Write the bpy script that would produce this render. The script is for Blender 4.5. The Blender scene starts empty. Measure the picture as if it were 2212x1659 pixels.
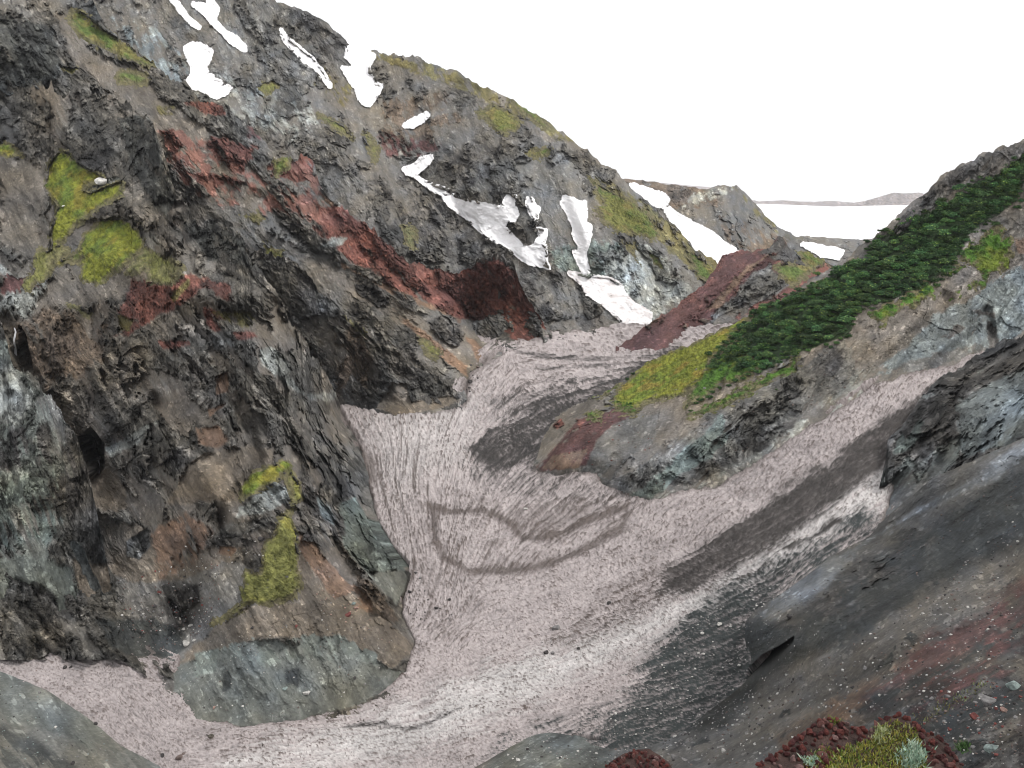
import bpy, math, random, os
import numpy as np
R = math.radians
f32 = np.float32
sc = bpy.context.scene
COL = sc.collection

# ------------------------------------------------------------------ camera, sky, sun, exposure
CAMZ, PITCH, FPX, PW, PH = 120.0, 12.0, 1916.0, 2212.0, 1659.0
cam_data = bpy.data.cameras.new("camera")
cam = bpy.data.objects.new("camera", cam_data); COL.objects.link(cam)
cam.location = (0, 0, CAMZ); cam.rotation_euler = (R(90 - PITCH), 0, 0)
cam_data.sensor_width = 36.0; cam_data.lens = 36.0 * FPX / PW
cam_data.clip_start = 0.1; cam_data.clip_end = 60000
sc.camera = cam

SUN_EL, SUN_AZ = 52.0, 112.0          # azimuth measured clockwise from the view direction (+Y)
world = bpy.data.worlds.new("World"); sc.world = world; world.use_nodes = True
wn = world.node_tree.nodes; wl = world.node_tree.links
wn.clear()
sky = wn.new('ShaderNodeTexSky'); sky.sky_type = 'NISHITA'; sky.sun_disc = False
sky.sun_elevation = R(SUN_EL); sky.sun_rotation = R(SUN_AZ)
mixw = wn.new('ShaderNodeMix'); mixw.data_type = 'RGBA'
mixw.inputs['Factor'].default_value = 0.94
wl.new(sky.outputs[0], mixw.inputs['A']); mixw.inputs['B'].default_value = (8.8, 8.8, 8.85, 1)   # closed white cloud deck
bgn = wn.new('ShaderNodeBackground'); bgn.inputs['Strength'].default_value = 0.10
wl.new(mixw.outputs['Result'], bgn.inputs['Color'])
wo = wn.new('ShaderNodeOutputWorld'); wl.new(bgn.outputs[0], wo.inputs['Surface'])

sd_ = bpy.data.lights.new("sun", 'SUN'); sd_.energy = 1.5; sd_.angle = R(10); sd_.color = (1, 0.97, 0.93)
sun = bpy.data.objects.new("sun", sd_); COL.objects.link(sun)
sun.rotation_euler = (R(90 - SUN_EL), 0, R(180 - SUN_AZ)); sun.location = (0, 0, 900)
sc.view_settings.view_transform = 'Standard'; sc.view_settings.look = 'None'
sc.view_settings.exposure = 0.55; sc.view_settings.gamma = 1.0
try: sc.cycles.max_bounces = 5; sc.cycles.diffuse_bounces = 2; sc.cycles.filter_width = 1.0
except Exception: pass

STEP = 1.9                             # grid spacing of the terrain in survey units

# ------------------------------------------------------------------ numeric noise
def _h(ix, iy, iz, s):
    x = (ix * np.int32(374761393) + iy * np.int32(668265263) + iz * np.int32(1274126177) + np.int32(s * 97 + 11)).astype(np.uint32)
    x ^= x >> np.uint32(13); x *= np.uint32(1274126177); x ^= x >> np.uint32(16); x *= np.uint32(2246822519); x ^= x >> np.uint32(15)
    return x
def _u(x): return (x & np.uint32(0xFFFF)).astype(f32) * f32(1 / 65535.0)
def vnoise(p, s=0):
    i = np.floor(p).astype(np.int32); f = p - i
    f = f * f * f * (f * (f * 6 - 15) + 10)
    ix, iy, iz = i[:, 0], i[:, 1], i[:, 2]; fx, fy, fz = f[:, 0], f[:, 1], f[:, 2]
    o = 0
    for dz in (0, 1):
        for dy in (0, 1):
            a = _u(_h(ix, iy + dy, iz + dz, s)); b = _u(_h(ix + 1, iy + dy, iz + dz, s))
            w = (fy if dy else 1 - fy) * (fz if dz else 1 - fz)
            o = o + (a + (b - a) * fx) * w
    return o * 2 - 1
ROT = np.array([[0.36, 0.48, -0.8], [-0.8, 0.6, 0.0], [0.48, 0.64, 0.6]], f32)
def fbm(p, octv=4, s=0, gain=0.5):
    p = p.astype(f32); a, o, n = 1.0, 0, 0
    for k in range(octv):
        o = o + a * vnoise(p, s + k); n += a; a *= gain; p = (p @ ROT) * f32(2.03)
    return o / n * 1.6
def ridged(p, octv=4, s=0, gain=0.5):
    p = p.astype(f32); a, o, n = 1.0, 0, 0
    for k in range(octv):
        o = o + a * (1 - np.abs(vnoise(p, s + k)) * 2.0); n += a; a *= gain; p = (p @ ROT) * f32(2.07)
    return o / n
def facet(p, s=0, tilt=1.0):
    """cleaved blocks: the upper envelope of tilted, box-shaped pyramids, so it never tears -> (height, block random, joint)"""
    p = p.astype(f32); i0 = np.floor(p - f32(0.5)).astype(np.int32)
    N = len(p); b1 = np.full(N, -9, f32); b2 = np.full(N, -9, f32); rr = np.zeros(N, f32)
    a = 0.7 + 1.3 * s; ca, sa = math.cos(a), math.sin(a); M3 = np.array([[ca, -sa * 0.8, sa * 0.6], [sa, ca * 0.8, -ca * 0.6], [0, 0.6, 0.8]], f32)
    for dx in (0, 1):
        for dy in (0, 1):
            for dz in (0, 1):
                c = i0 + np.array([dx, dy, dz], np.int32)
                h = _h(c[:, 0], c[:, 1], c[:, 2], s); h2 = h * np.uint32(2654435761); h3 = h2 ^ (h2 >> np.uint32(15)); h3 = h3 * np.uint32(2246822519)
                j = np.stack([_u(h), _u(h >> np.uint32(16)), _u(h2 >> np.uint32(8))], 1)
                q = p - (c + f32(0.5) + (j - f32(0.5)) * f32(0.8))
                t = np.stack([_u(h3), _u(h3 >> np.uint32(16)), _u(h2 >> np.uint32(16))], 1) - f32(0.5)
                hgt = (t * q).sum(1) * f32(1.3 * tilt) + (j[:, 2] - f32(0.5)) * f32(0.4) - f32(0.9) * np.abs(q @ M3).max(1)
                up = hgt > b1
                b2 = np.where(up, b1, np.maximum(b2, hgt)); b1 = np.where(up, hgt, b1); rr = np.where(up, j[:, 0], rr)
    return b1 + f32(0.30), rr, b1 - b2
def sstep(a, b, x):
    t = np.clip((x - a) / (b - a), 0, 1); return t * t * (3 - 2 * t)

# ------------------------------------------------------------------ surveying: sight line (u, v) + forward range y -> point
cp, sp = math.cos(R(PITCH)), math.sin(R(PITCH))
def dirs(u, v):
    a = (np.asarray(u, float) - PW / 2) / FPX; b = (PH / 2 - np.asarray(v, float)) / FPX
    return np.stack([a, cp + sp * b, -sp + cp * b], -1)
def at(u, v, y):
    d = dirs(u, v); return d * (np.asarray(y, float) / d[..., 1])[..., None] + np.array([0, 0, CAMZ])
class Range:
    """thin-plate surface of inverse range through surveyed points"""
    def __init__(s, pts):
        p = np.array(pts, float); s.c = p[:, :2] / 500; n = len(p)
        r2 = ((s.c[:, None] - s.c[None]) ** 2).sum(-1)
        K = 0.5 * r2 * np.log(r2 + 1e-12) + np.eye(n) * 2e-4
        A = np.c_[np.ones(n), s.c]; M = np.block([[K, A], [A.T, np.zeros((3, 3))]])
        s.w = np.linalg.solve(M, np.r_[1 / p[:, 2], 0, 0, 0])
    def __call__(s, u, v):
        u = np.atleast_1d(np.asarray(u, float)); v = np.atleast_1d(np.asarray(v, float)); sh = u.shape
        q = np.c_[u.ravel(), v.ravel()] / 500; o = np.empty(len(q))
        for a in range(0, len(q), 60000):
            qq = q[a:a + 60000]; r2 = ((qq[:, None] - s.c[None]) ** 2).sum(-1)
            o[a:a + 60000] = (0.5 * r2 * np.log(r2 + 1e-12)) @ s.w[:-3] + s.w[-3] + qq @ s.w[-2:]
        return (1 / np.maximum(o, 5e-5)).reshape(sh)
def zm(ox, oy, k, flat):
    it = iter(flat); return [(ox + a * k, oy + b * k) for a, b in zip(it, it)]
Zs = {1: (0, 0), 2: (682.7, 0), 3: (1444, 256), 4: (0, 512), 5: (0, 1083), 6: (682.7, 554.7), 7: (1444, 1083), 8: (725.4, 1083), 9: (1444, 682.7), 10: (1322.7, 358.4)}
def Z(k, *flat): return zm(*Zs[k], 0.3472, flat)
def ZT(*flat): return zm(341.4, 981.4, 0.36, flat)
def PP(*flat): return zm(0, 0, 1, flat)
def polydist(u, v, poly, closed=True):
    P = np.array(poly, float); Q = np.roll(P, -1, 0)
    if not closed: P, Q = P[:-1], Q[:-1]
    d = np.full(u.shape, 1e9); ins = np.zeros(u.shape, bool)
    for (ax, ay), (bx, by) in zip(P, Q):
        ex, ey = bx - ax, by - ay; L = ex * ex + ey * ey + 1e-9
        t = np.clip(((u - ax) * ex + (v - ay) * ey) / L, 0, 1)
        d = np.minimum(d, np.hypot(u - ax - t * ex, v - ay - t * ey))
        if closed:
            c = ((ay > v) != (by > v)) & (u < ex * (v - ay) / (ey if abs(ey) > 1e-9 else 1e-9) + ax); ins ^= c
    return np.where(ins, d, -d) if closed else d

# ------------------------------------------------------------------ mesh + material helpers
def new_mesh(name, verts, faces, mat, cols=None, attrs=None, smooth=True):
    me = bpy.data.meshes.new(name)
    verts = np.ascontiguousarray(verts, f32); faces = np.ascontiguousarray(faces, np.int32)
    k = faces.shape[1]
    me.vertices.add(len(verts)); me.vertices.foreach_set('co', verts.ravel())
    me.loops.add(faces.size); me.loops.foreach_set('vertex_index', faces.ravel())
    me.polygons.add(len(faces)); me.polygons.foreach_set('loop_start', np.arange(0, faces.size, k, dtype=np.int32))
    me.polygons.foreach_set('loop_total', np.full(len(faces), k, np.int32))
    me.polygons.foreach_set('use_smooth', np.full(len(faces), smooth, bool))
    if cols is not None:
        c = me.attributes.new('tint', 'FLOAT_COLOR', 'POINT')
        c.data.foreach_set('color', np.c_[cols, np.ones(len(cols))].astype(f32).ravel())
    for n, a in (attrs or {}).items():
        t = me.attributes.new(n, 'FLOAT', 'POINT'); t.data.foreach_set('value', np.ascontiguousarray(a, f32))
    me.materials.append(mat); me.update(calc_edges=True)
    return me
def link(name, me, parent=None):
    o = bpy.data.objects.new(name, me); COL.objects.link(o)
    if parent: o.parent = parent
    return o
def tag(o, label=None, cat=None, group=None, kind=None):
    if label: o['label'] = label
    if cat: o['category'] = cat
    if group: o['group'] = group
    if kind: o['kind'] = kind
    return o
def nodes(name):
    m = bpy.data.materials.new(name); m.use_nodes = True
    return m, m.node_tree.nodes, m.node_tree.links, m.node_tree.nodes['Principled BSDF']
def N(nt, t, **kw):
    n = nt.new(t)
    for k, v in kw.items():
        if k in n.inputs: n.inputs[k].default_value = v
        else: setattr(n, k, v)
    return n
def math_(nt, lk, op, a, b=None, clamp=False):
    n = nt.new('ShaderNodeMath'); n.operation = op; n.use_clamp = clamp
    for k, x in ((0, a), (1, b)):
        if x is None: continue
        if isinstance(x, (int, float)): n.inputs[k].default_value = x
        else: lk.new(x, n.inputs[k])
    return n.outputs[0]
def ramp(nt, lk, src, stops):
    r = nt.new('ShaderNodeValToRGB'); e = r.color_ramp.elements
    while len(e) < len(stops): e.new(0.5)
    for x, (p, c) in zip(e, stops):
        x.position = p; x.color = (*c, 1) if len(c) == 3 else c
    lk.new(src, r.inputs[0]); return r.outputs[0]
def mulc(nt, lk, a, b, fac=1.0):
    n = nt.new('ShaderNodeMix'); n.data_type = 'RGBA'; n.blend_type = 'MULTIPLY'; n.inputs['Factor'].default_value = fac
    lk.new(a, n.inputs['A'])
    if isinstance(b, tuple): n.inputs['B'].default_value = (*b, 1)
    else: lk.new(b, n.inputs['B'])
    return n.outputs['Result']

def terrain_mat():
    m, nt, lk, bs = nodes('rock_and_scree')
    at_ = N(nt, 'ShaderNodeAttribute', attribute_name='tint'); rg = N(nt, 'ShaderNodeAttribute', attribute_name='rough')
    co = nt.new('ShaderNodeTexCoord').outputs['Object']
    n1 = N(nt, 'ShaderNodeTexNoise', Scale=0.9, Detail=8.0, Roughness=0.72); lk.new(co, n1.inputs['Vector'])
    c1 = ramp(nt, lk, n1.outputs['Fac'], [(0.30, (0.35, 0.35, 0.36)), (0.5, (0.95, 0.95, 0.95)), (0.70, (1.9, 1.88, 1.85))])
    col = mulc(nt, lk, at_.outputs['Color'], c1, 0.85)
    mx = col.node; mf = nt.new('ShaderNodeMath'); mf.operation = 'MULTIPLY_ADD'; mf.inputs[1].default_value = 0.5; mf.inputs[2].default_value = 0.4
    lk.new(rg.outputs['Fac'], mf.inputs[0]); lk.new(mf.outputs[0], mx.inputs['Factor'])
    vo = N(nt, 'ShaderNodeTexVoronoi', Scale=1.25); lk.new(co, vo.inputs['Vector'])          # loose stones
    sep = nt.new('ShaderNodeSeparateColor'); lk.new(vo.outputs['Color'], sep.inputs[0])
    st = math_(nt, lk, 'MULTIPLY', math_(nt, lk, 'GREATER_THAN', sep.outputs[0], 0.86), math_(nt, lk, 'LESS_THAN', vo.outputs['Distance'], 0.33))
    sv = math_(nt, lk, 'MULTIPLY', st, math_(nt, lk, 'ADD', math_(nt, lk, 'MULTIPLY', sep.outputs[1], 1.5), -0.35))
    sc_ = math_(nt, lk, 'ADD', sv, 1.0)
    cmb = nt.new('ShaderNodeCombineColor'); [lk.new(sc_, cmb.inputs[i]) for i in range(3)]
    col = mulc(nt, lk, col, cmb.outputs[0], 0.9)
    lk.new(col, bs.inputs['Base Color']); bs.inputs['Roughness'].default_value = 0.8
    bs.inputs['Specular IOR Level'].default_value = 0.2
    n2 = N(nt, 'ShaderNodeTexNoise', Scale=0.7, Detail=9.0, Roughness=0.75); lk.new(co, n2.inputs['Vector'])
    bp = N(nt, 'ShaderNodeBump', Distance=0.9); lk.new(n2.outputs['Fac'], bp.inputs['Height'])
    lk.new(math_(nt, lk, 'MULTIPLY_ADD', rg.outputs['Fac'], 0.55), bp.inputs['Strength'])
    bp.inputs['Strength'].default_value = 0.5
    ma = nt.new('ShaderNodeMath'); ma.operation = 'MULTIPLY_ADD'; ma.inputs[1].default_value = 0.6; ma.inputs[2].default_value = 0.25
    lk.new(rg.outputs['Fac'], ma.inputs[0]); lk.new(ma.outputs[0], bp.inputs['Strength'])
    lk.new(bp.outputs[0], bs.inputs['Normal'])
    return m
def tint_mat(name, nscale, lo, hi, rough=0.8, bump=0.4, bscale=2.0, bdist=0.3, spec=0.25):
    m, nt, lk, bs = nodes(name)
    at_ = N(nt, 'ShaderNodeAttribute', attribute_name='tint'); co = nt.new('ShaderNodeTexCoord').outputs['Object']
    n1 = N(nt, 'ShaderNodeTexNoise', Scale=nscale, Detail=7.0, Roughness=0.65); lk.new(co, n1.inputs['Vector'])
    col = mulc(nt, lk, at_.outputs['Color'], ramp(nt, lk, n1.outputs['Fac'], [(0.3, lo), (0.7, hi)]))
    lk.new(col, bs.inputs['Base Color']); bs.inputs['Roughness'].default_value = rough; bs.inputs['Specular IOR Level'].default_value = spec
    n2 = N(nt, 'ShaderNodeTexNoise', Scale=bscale, Detail=6.0, Roughness=0.7); lk.new(co, n2.inputs['Vector'])
    bp = N(nt, 'ShaderNodeBump', Distance=bdist, Strength=bump); lk.new(n2.outputs['Fac'], bp.inputs['Height']); lk.new(bp.outputs[0], bs.inputs['Normal'])
    return m
M_TER = terrain_mat()
M_GRASS = tint_mat('alpine_grass', 0.8, (0.6, 0.62, 0.6), (1.35, 1.3, 1.2), 0.9, 0.7, 1.6, 0.5)
M_SNOW = tint_mat('old_snow', 0.5, (0.93, 0.92, 0.92), (1.0, 1.0, 1.0), 0.6, 0.22, 0.6, 0.5, 0.3)
M_ICE = tint_mat('dirty_snow', 1.3, (0.74, 0.73, 0.73), (1.12, 1.12, 1.12), 0.65, 0.9, 1.4, 0.55, 0.3)

# ------------------------------------------------------------------ surfaces: (albedo, cragginess)
MAT = {
 'dark': ((0.082, 0.078, 0.074), 1.0), 'black': ((0.066, 0.068, 0.064), 1.0), 'grey': ((0.155, 0.152, 0.143), 0.8), 'pale': ((0.30, 0.31, 0.29), 0.7),
 'green': ((0.17, 0.20, 0.185), 0.75), 'blue': ((0.195, 0.22, 0.222), 0.6), 'brown': ((0.135, 0.106, 0.082), 0.75),
 'scree': ((0.162, 0.146, 0.127), 0.12), 'scree_tan': ((0.17, 0.143, 0.114), 0.1), 'scree_grey': ((0.158, 0.151, 0.14), 0.1),
 'scree_green': ((0.148, 0.156, 0.143), 0.12), 'scree_dark': ((0.052, 0.056, 0.055), 0.2), 'ash': ((0.235, 0.245, 0.25), 0.05),
 'red': ((0.165, 0.074, 0.061), 0.7), 'red_scree': ((0.20, 0.105, 0.086), 0.12), 'maroon': ((0.11, 0.056, 0.052), 0.2), 'rust': ((0.185, 0.125, 0.09), 0.12),
 'soil': ((0.19, 0.17, 0.148), 0.22), 'olive': ((0.145, 0.13, 0.06), 0.2),
 'cone': ((0.168, 0.185, 0.168), 0.1), 'under': ((0.15, 0.14, 0.12), 0.1), 'lush': ((0.03, 0.05, 0.022), 0.1), 'far': ((0.36, 0.31, 0.30), 0.3), 'crag': ((0.088, 0.083, 0.074), 1.0),  # far: part of the haze is put into the hills' pale colour
}
LAY = {}
def layer(name, ridge, vb, ctrl, base, zones=(), feats=(), rough=1.0, step=STEP, back=(60, 1.1), jag=5.0, seed=0, big=1.0, mixs=('brown', 'grey', 'dark'), label=None, obj_name=None, fan=(0.3, 0.95), streak=1.0, contact=(), scl=1.0, pits=(), softk=0.4, near=1.0, crest=0, dark=1.0, ribamp=1.0, mid=None, grain=1.0):
    """one landform: columns run from its crest down to (and under) its foot; behind the crest it falls away"""
    rd = np.array(ridge, float); vbp = np.array(vb, float)
    nu = int((rd[-1, 0] - rd[0, 0]) / step) + 1; U = np.linspace(rd[0, 0], rd[-1, 0], nu)
    vt = np.interp(U, rd[:, 0], rd[:, 1]); vbt = np.interp(U, vbp[:, 0], vbp[:, 1])
    rng = Range(ctrl)
    jn = np.c_[U * 0.03, np.zeros(nu), np.full(nu, seed * 7.3)]
    vt = vt + jag * (0.6 * fbm(jn, 6, seed, 0.65) + 0.55 * ridged(np.c_[U * 0.05, np.zeros(nu), np.full(nu, seed * 3.7)], 4, seed + 60, 0.6) * -1 + 0.15)
    vbt = np.maximum(vbt, vt + 2)
    nv = int(np.max(vbt - vt) / step) + 1; S = np.linspace(0, 1, nv)
    u = np.repeat(U[:, None], nv, 1); v = vt[:, None] + (vbt - vt)[:, None] * S[None]
    p = at(u, v, rng(u, v))
    K = 10                                              # lee side of the crest
    dd = dirs(U, vt); dd[:, 2] = 0; dd /= np.linalg.norm(dd, axis=1)[:, None]
    ks = ((np.arange(K, 0, -1) / K) ** 1.6)[None, :, None]
    bk = p[:, :1] + dd[:, None] * ks * back[0]; bk[..., 2] -= (ks[..., 0] ** 1.1) * back[0] * back[1]
    p = np.concatenate([bk, p], 1); u = np.concatenate([np.repeat(U[:, None], K, 1), u], 1); v = np.concatenate([np.repeat(vt[:, None], K, 1), v], 1)
    n0, n1 = p.shape[:2]
    du = np.gradient(p, axis=0); dv = np.gradient(p, axis=1); nr = np.cross(dv, du); nr /= np.linalg.norm(nr, axis=2)[..., None] + 1e-9
    # smooth normals so that the relief does not tear
    for _ in range(3):
        nr[1:-1] = (nr[:-2] + nr[1:-1] + nr[2:]) / 3; nr[:, 1:-1] = (nr[:, :-2] + nr[:, 1:-1] + nr[:, 2:]) / 3
    nr /= np.linalg.norm(nr, axis=2)[..., None] + 1e-9
    q = p.reshape(-1, 3).astype(f32); uf, vf = u.ravel(), v.ravel(); nf = nr.reshape(-1, 3)
    # rock grain: laid out across each face, drawn out down its ribs, gently warped
    ym = float(np.median(p[:, K:, 1])) if mid is None else mid; mpp = ym / FPX
    acr = (uf * fan[1] - vf * fan[0]) * scl; alo = (uf * fan[0] + vf * fan[1]) * scl
    q0 = q; dep = (q0[:, 1] - ym) * 0.3; mpp = mpp * grain
    q = np.stack([acr * mpp / scl, alo * mpp / scl, dep], 1).astype(f32) + np.array([seed * 17.3, seed * 5.1, 0], f32)
    wq = q + 4 * np.stack([fbm(q / 22, 3, seed + 1), fbm(q / 22, 3, seed + 2), fbm(q / 22, 3, seed + 3)], 1)
    sq = wq * np.array([1, 0.66, 1], f32)
    # ground cover: loose scree with rock standing out of it
    lowm = fbm(q / 35, 4, seed + 5); mids = fbm(q / 12, 4, seed + 6); en = fbm(q / 9, 6, seed + 8, 0.65); en2 = fbm(sq / 5, 5, seed + 9, 0.6)
    fall = fbm(np.c_[acr / 7 + 0.6 * en, alo / 90, np.full(len(q), seed)], 5, seed + 30, 0.62)
    gul = fbm(np.c_[acr / 22 + 0.8 * en, alo / 140, np.full(len(q), seed)], 3, seed + 33, 0.55)
    f1, r1, k1 = facet(sq / 11, seed + 20); f2, r2, k2 = facet(sq / 4.4 + 3.1, seed + 21); f3, r3, k3 = facet(sq / 1.9 + 7.7, seed + 22); f4, r4, k4 = facet(sq / 0.85 + 1.7, seed + 23)
    A, B, C = (np.array(MAT[m][0]) for m in mixs)
    ribs = ridged(np.c_[acr / 44 + 0.55 * en + 0.5 * lowm, alo / 230 + 0.3 * lowm, np.full(len(q), seed * 3.1)], 3, seed + 34) - 0.3
    oc = sstep(0.0, 0.12, 0.8 * fbm(sq / 13, 5, seed + 7, 0.6) + 0.9 * ribs * ribamp + 0.3 * lowm + (rough - 0.68) * 0.9)
    w1 = sstep(-0.3, 0.3, lowm + 0.5 * fall)[:, None]; w2 = sstep(-0.15, 0.45, mids)[:, None]
    col = A * (1 - w1) + B * w1
    if base in MAT: col = col * 0.5 + 0.5 * np.array(MAT[base][0])
    rock = C * (1 - 0.5 * w2) + 0.5 * B * w2
    col = col * (1 - oc[:, None]) + rock * oc[:, None]
    rgh = (0.16 + 0.84 * oc) * (0.35 + 0.65 * min(rough, 1))
    cover = {}
    for zi, z in enumerate(zones):
        mat, poly = z[0], z[1]; soft = (z[2] if len(z) > 2 else 6) * softk + 0.5; amp = (z[3] if len(z) > 3 else 9); wmax = z[4] if len(z) > 4 else 1.0
        P_ = np.array(poly); mg = soft + amp * 2 + 4
        sel = np.nonzero((uf > P_[:, 0].min() - mg) & (uf < P_[:, 0].max() + mg) & (vf > P_[:, 1].min() - mg) & (vf < P_[:, 1].max() + mg))[0]
        if not len(sel): continue
        sdv = polydist(uf[sel], vf[sel], poly) + amp * 1.15 * (0.55 * en[sel] + 0.45 * en2[sel] + 0.25 * fall[sel] + 0.3 * (r3[sel] - 0.5))
        w = sstep(-soft, soft, sdv)
        kind = mat.split(':')[0]
        if kind in ('snow', 'grass'):
            cover.setdefault(mat, []).append((sel, sdv, zi)); c_, r_ = MAT['under']
        else:
            c_, r_ = MAT[mat]
            if mat in ('red', 'maroon') and wmax == 1: wmax = 0.9
            if wmax < 1: w = w * sstep(-0.16, 0.16, (wmax - 0.5) * 1.3 + 0.55 * en2[sel] + 0.35 * fall[sel])
        vv = 1 + 0.4 * mids[sel]; rz = r_ * (0.45 + 0.55 * oc[sel]) if r_ > 0.4 else r_
        c_ = np.array(c_) * (1 if r_ < 0.4 else (1 - 0.35 * oc[sel])[:, None])
        col[sel] = col[sel] * (1 - w[:, None]) + c_ * vv[:, None] * w[:, None]
        rgh[sel] = rgh[sel] * (1 - w) + rz * w
    # relief (kept low where the landform meets its neighbours)
    damp = np.ones(len(q))
    if crest: damp = np.minimum(damp, 0.25 + 0.75 * sstep(0, crest, vf - np.interp(uf, U, vt)))
    for poly in contact: damp = np.minimum(damp, 0.12 + 0.88 * sstep(4, 60, polydist(uf, vf, poly, False)))
    d_low = big * (4.2 * fbm(sq / 60, 3, seed + 10) + 2.6 * (ridged(sq / 34, 3, seed + 11) - 0.25)) * np.clip(rgh * 1.1, 0.06, 1) + 1.6 * big * oc * np.clip(rgh, 0, 1) + 6.5 * ribs * ribamp * big * np.clip(rgh * 1.3 + 0.02, 0.05, 1)
    for poly, w_, a_ in feats:
        dl = polydist(uf, vf, poly, False) + en * w_ * 0.25
        d_low = d_low + a_ * sstep(0, 1, np.clip(1 - dl / w_, 0, 1))
    yk = np.clip(q0[:, 1] / 230, 0.1, 1.4) if near == 1.0 else np.clip(q0[:, 1] / 230, 0.08, 1.0) * near
    d_low = d_low * damp * np.minimum(yk, 1) + 0.9 * gul * streak * damp * yk
    sp = step * q0[:, 1] / FPX; wv = lambda L_: sstep(1.1, 3.2, L_ / (sp * grain))   # relief only as fine as the grid can carry
    crag = 0.85 * ((6.4 * f1 - 0.7 * sstep(0.10, 0, k1)) * wv(11) + (3.0 * f2 - 0.5 * sstep(0.10, 0, k2) + 0.8 * fbm(sq / 5, 4, seed + 25, 0.5)) * wv(4.4) + (1.35 * f3 - 0.25 * sstep(0.10, 0, k3)) * wv(1.9) + 0.45 * f4 * wv(0.85))
    fine = 0.3 * fbm(q / 1.7, 3, seed + 31) * wv(1.7) + 0.4 * fall * streak * wv(3)
    disp = (crag * rgh * big + fine * (0.3 + 0.7 * rgh)) * np.clip(damp * 1.6, 0, 1) * yk
    out = np.array([0, 0, CAMZ]) - q0; out /= np.linalg.norm(out, axis=1)[:, None]; cs = np.clip((out * nf).sum(1), 0.75, 1)[:, None]
    thrust = out / cs                                     # blocks stand out across the flanks towards the open valley, not along them
    dig = np.zeros((len(q), 3))                           # hollows run into the slope, roofed by what is above
    for poly, sf_, dv_ in pits:
        w = sstep(-sf_, sf_, polydist(uf, vf, poly) + 1.5 * en2); disp = disp * (1 - 0.6 * w); dig += w[:, None] * np.array(dv_)
    bed = np.sin((sq[:, 0] * 0.9 + sq[:, 1] * 0.25 + 2.5 * lowm)) * 0.5 + 0.5
    mul = 1 + rgh * (0.85 * (r2 - 0.5) + 0.7 * (r3 - 0.5) + 0.35 * (r1 - 0.5) + 0.4 * (r4 - 0.5)) + (0.20 * fall + 0.14 * gul) * streak + (1 - rgh) * 0.22 * (r4 - 0.5)
    hu = fbm(q / 17, 4, seed + 40); hv = fbm(q / 6, 4, seed + 41)
    col = col * np.stack([1 + 0.11 * hu + 0.05 * hv, 1 + 0.03 * hu + 0.02 * hv, 1 - 0.09 * hu - 0.05 * hv], 1)
    fleck = sstep(0.88, 0.95, r3) * rgh * 0.9 + sstep(0.94, 0.97, r4) * 0.7
    col = col * np.clip(mul, 0.25, 2)[:, None] * (1 + fleck[:, None]) * (0.9 + 0.2 * bed[:, None])
    pl = q0 + thrust * d_low[:, None] + dig; pf = pl + thrust * disp[:, None]
    idx = np.arange(n0 * n1).reshape(n0, n1)
    fc = np.stack([idx[:-1, :-1], idx[:-1, 1:], idx[1:, 1:], idx[1:, :-1]], -1).reshape(-1, 4)
    me = new_mesh(name, pf, fc, M_TER, np.clip(col * 0.86 * dark, 0.01, 0.8), {'rough': rgh}, False)
    o = tag(link(obj_name or name, me), label, None, None, 'structure')
    L = dict(u=U, vt=vt, vb=vbt, nv=nv, K=K, n1=n1, pos=pf.reshape(n0, n1, 3), low=pl.reshape(n0, n1, 3), nrm=nr, rng=rng, idx=idx, step=step, seed=seed)
    LAY[name] = L; L['cover'] = cover; L['uf'] = uf; L['vf'] = vf
    return L
def spot(L, u, v, which='pos'):
    """surveyed place on a landform -> (point, normal)"""
    if isinstance(L, str): L = LAY[L]
    i = int(np.clip(round((u - L['u'][0]) / (L['u'][1] - L['u'][0])), 0, len(L['u']) - 1))
    s = (v - L['vt'][i]) / (L['vb'][i] - L['vt'][i]); j = L['K'] + int(np.clip(round(s * (L['nv'] - 1)), 0, L['nv'] - 1))
    return L[which][i, j].astype(float), L['nrm'][i, j]
def sheet(L, parts, name, mat, thick, colf, lift=0.0, edge=6.0, rel=0.0, rel_s=3.0, jagged=3.0, smooth=True):
    """a cover (snow, turf) lying on a landform; its rim dips into the ground"""
    L = LAY[L] if isinstance(L, str) else L
    h = np.full(L['idx'].size, -1e3)
    for sel, sdv, _ in parts: h[sel] = np.maximum(h[sel], sdv + jagged * fbm(L['low'].reshape(-1, 3)[sel] / 2.2, 3, 78, 0.7))
    n0, n1 = L['idx'].shape; H = h.reshape(n0, n1)
    keep = (H[:-1, :-1] > -5) | (H[1:, :-1] > -5) | (H[:-1, 1:] > -5) | (H[1:, 1:] > -5)
    ii = L['idx']; fc = np.stack([ii[:-1, :-1], ii[:-1, 1:], ii[1:, 1:], ii[1:, :-1]], -1)[keep]
    if not len(fc): return None
    used = np.unique(fc); rm = np.full(ii.size, -1); rm[used] = np.arange(len(used)); fc = rm[fc]
    b = L['low'].reshape(-1, 3)[used]; nn = L['nrm'].reshape(-1, 3)[used]; hh = np.maximum(h[used], -edge)
    th = thick * sstep(-edge * 0.4, edge * 1.6, hh) - 0.5 * thick * sstep(0, -edge, hh) + lift
    pp = b + nn * (th + rel * fbm(b / rel_s, 4, 77, 0.6) * sstep(-2, 5, hh))[:, None]
    return link(name, new_mesh(name, pp, fc, mat, colf(b, h[used]), None, smooth))
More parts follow.
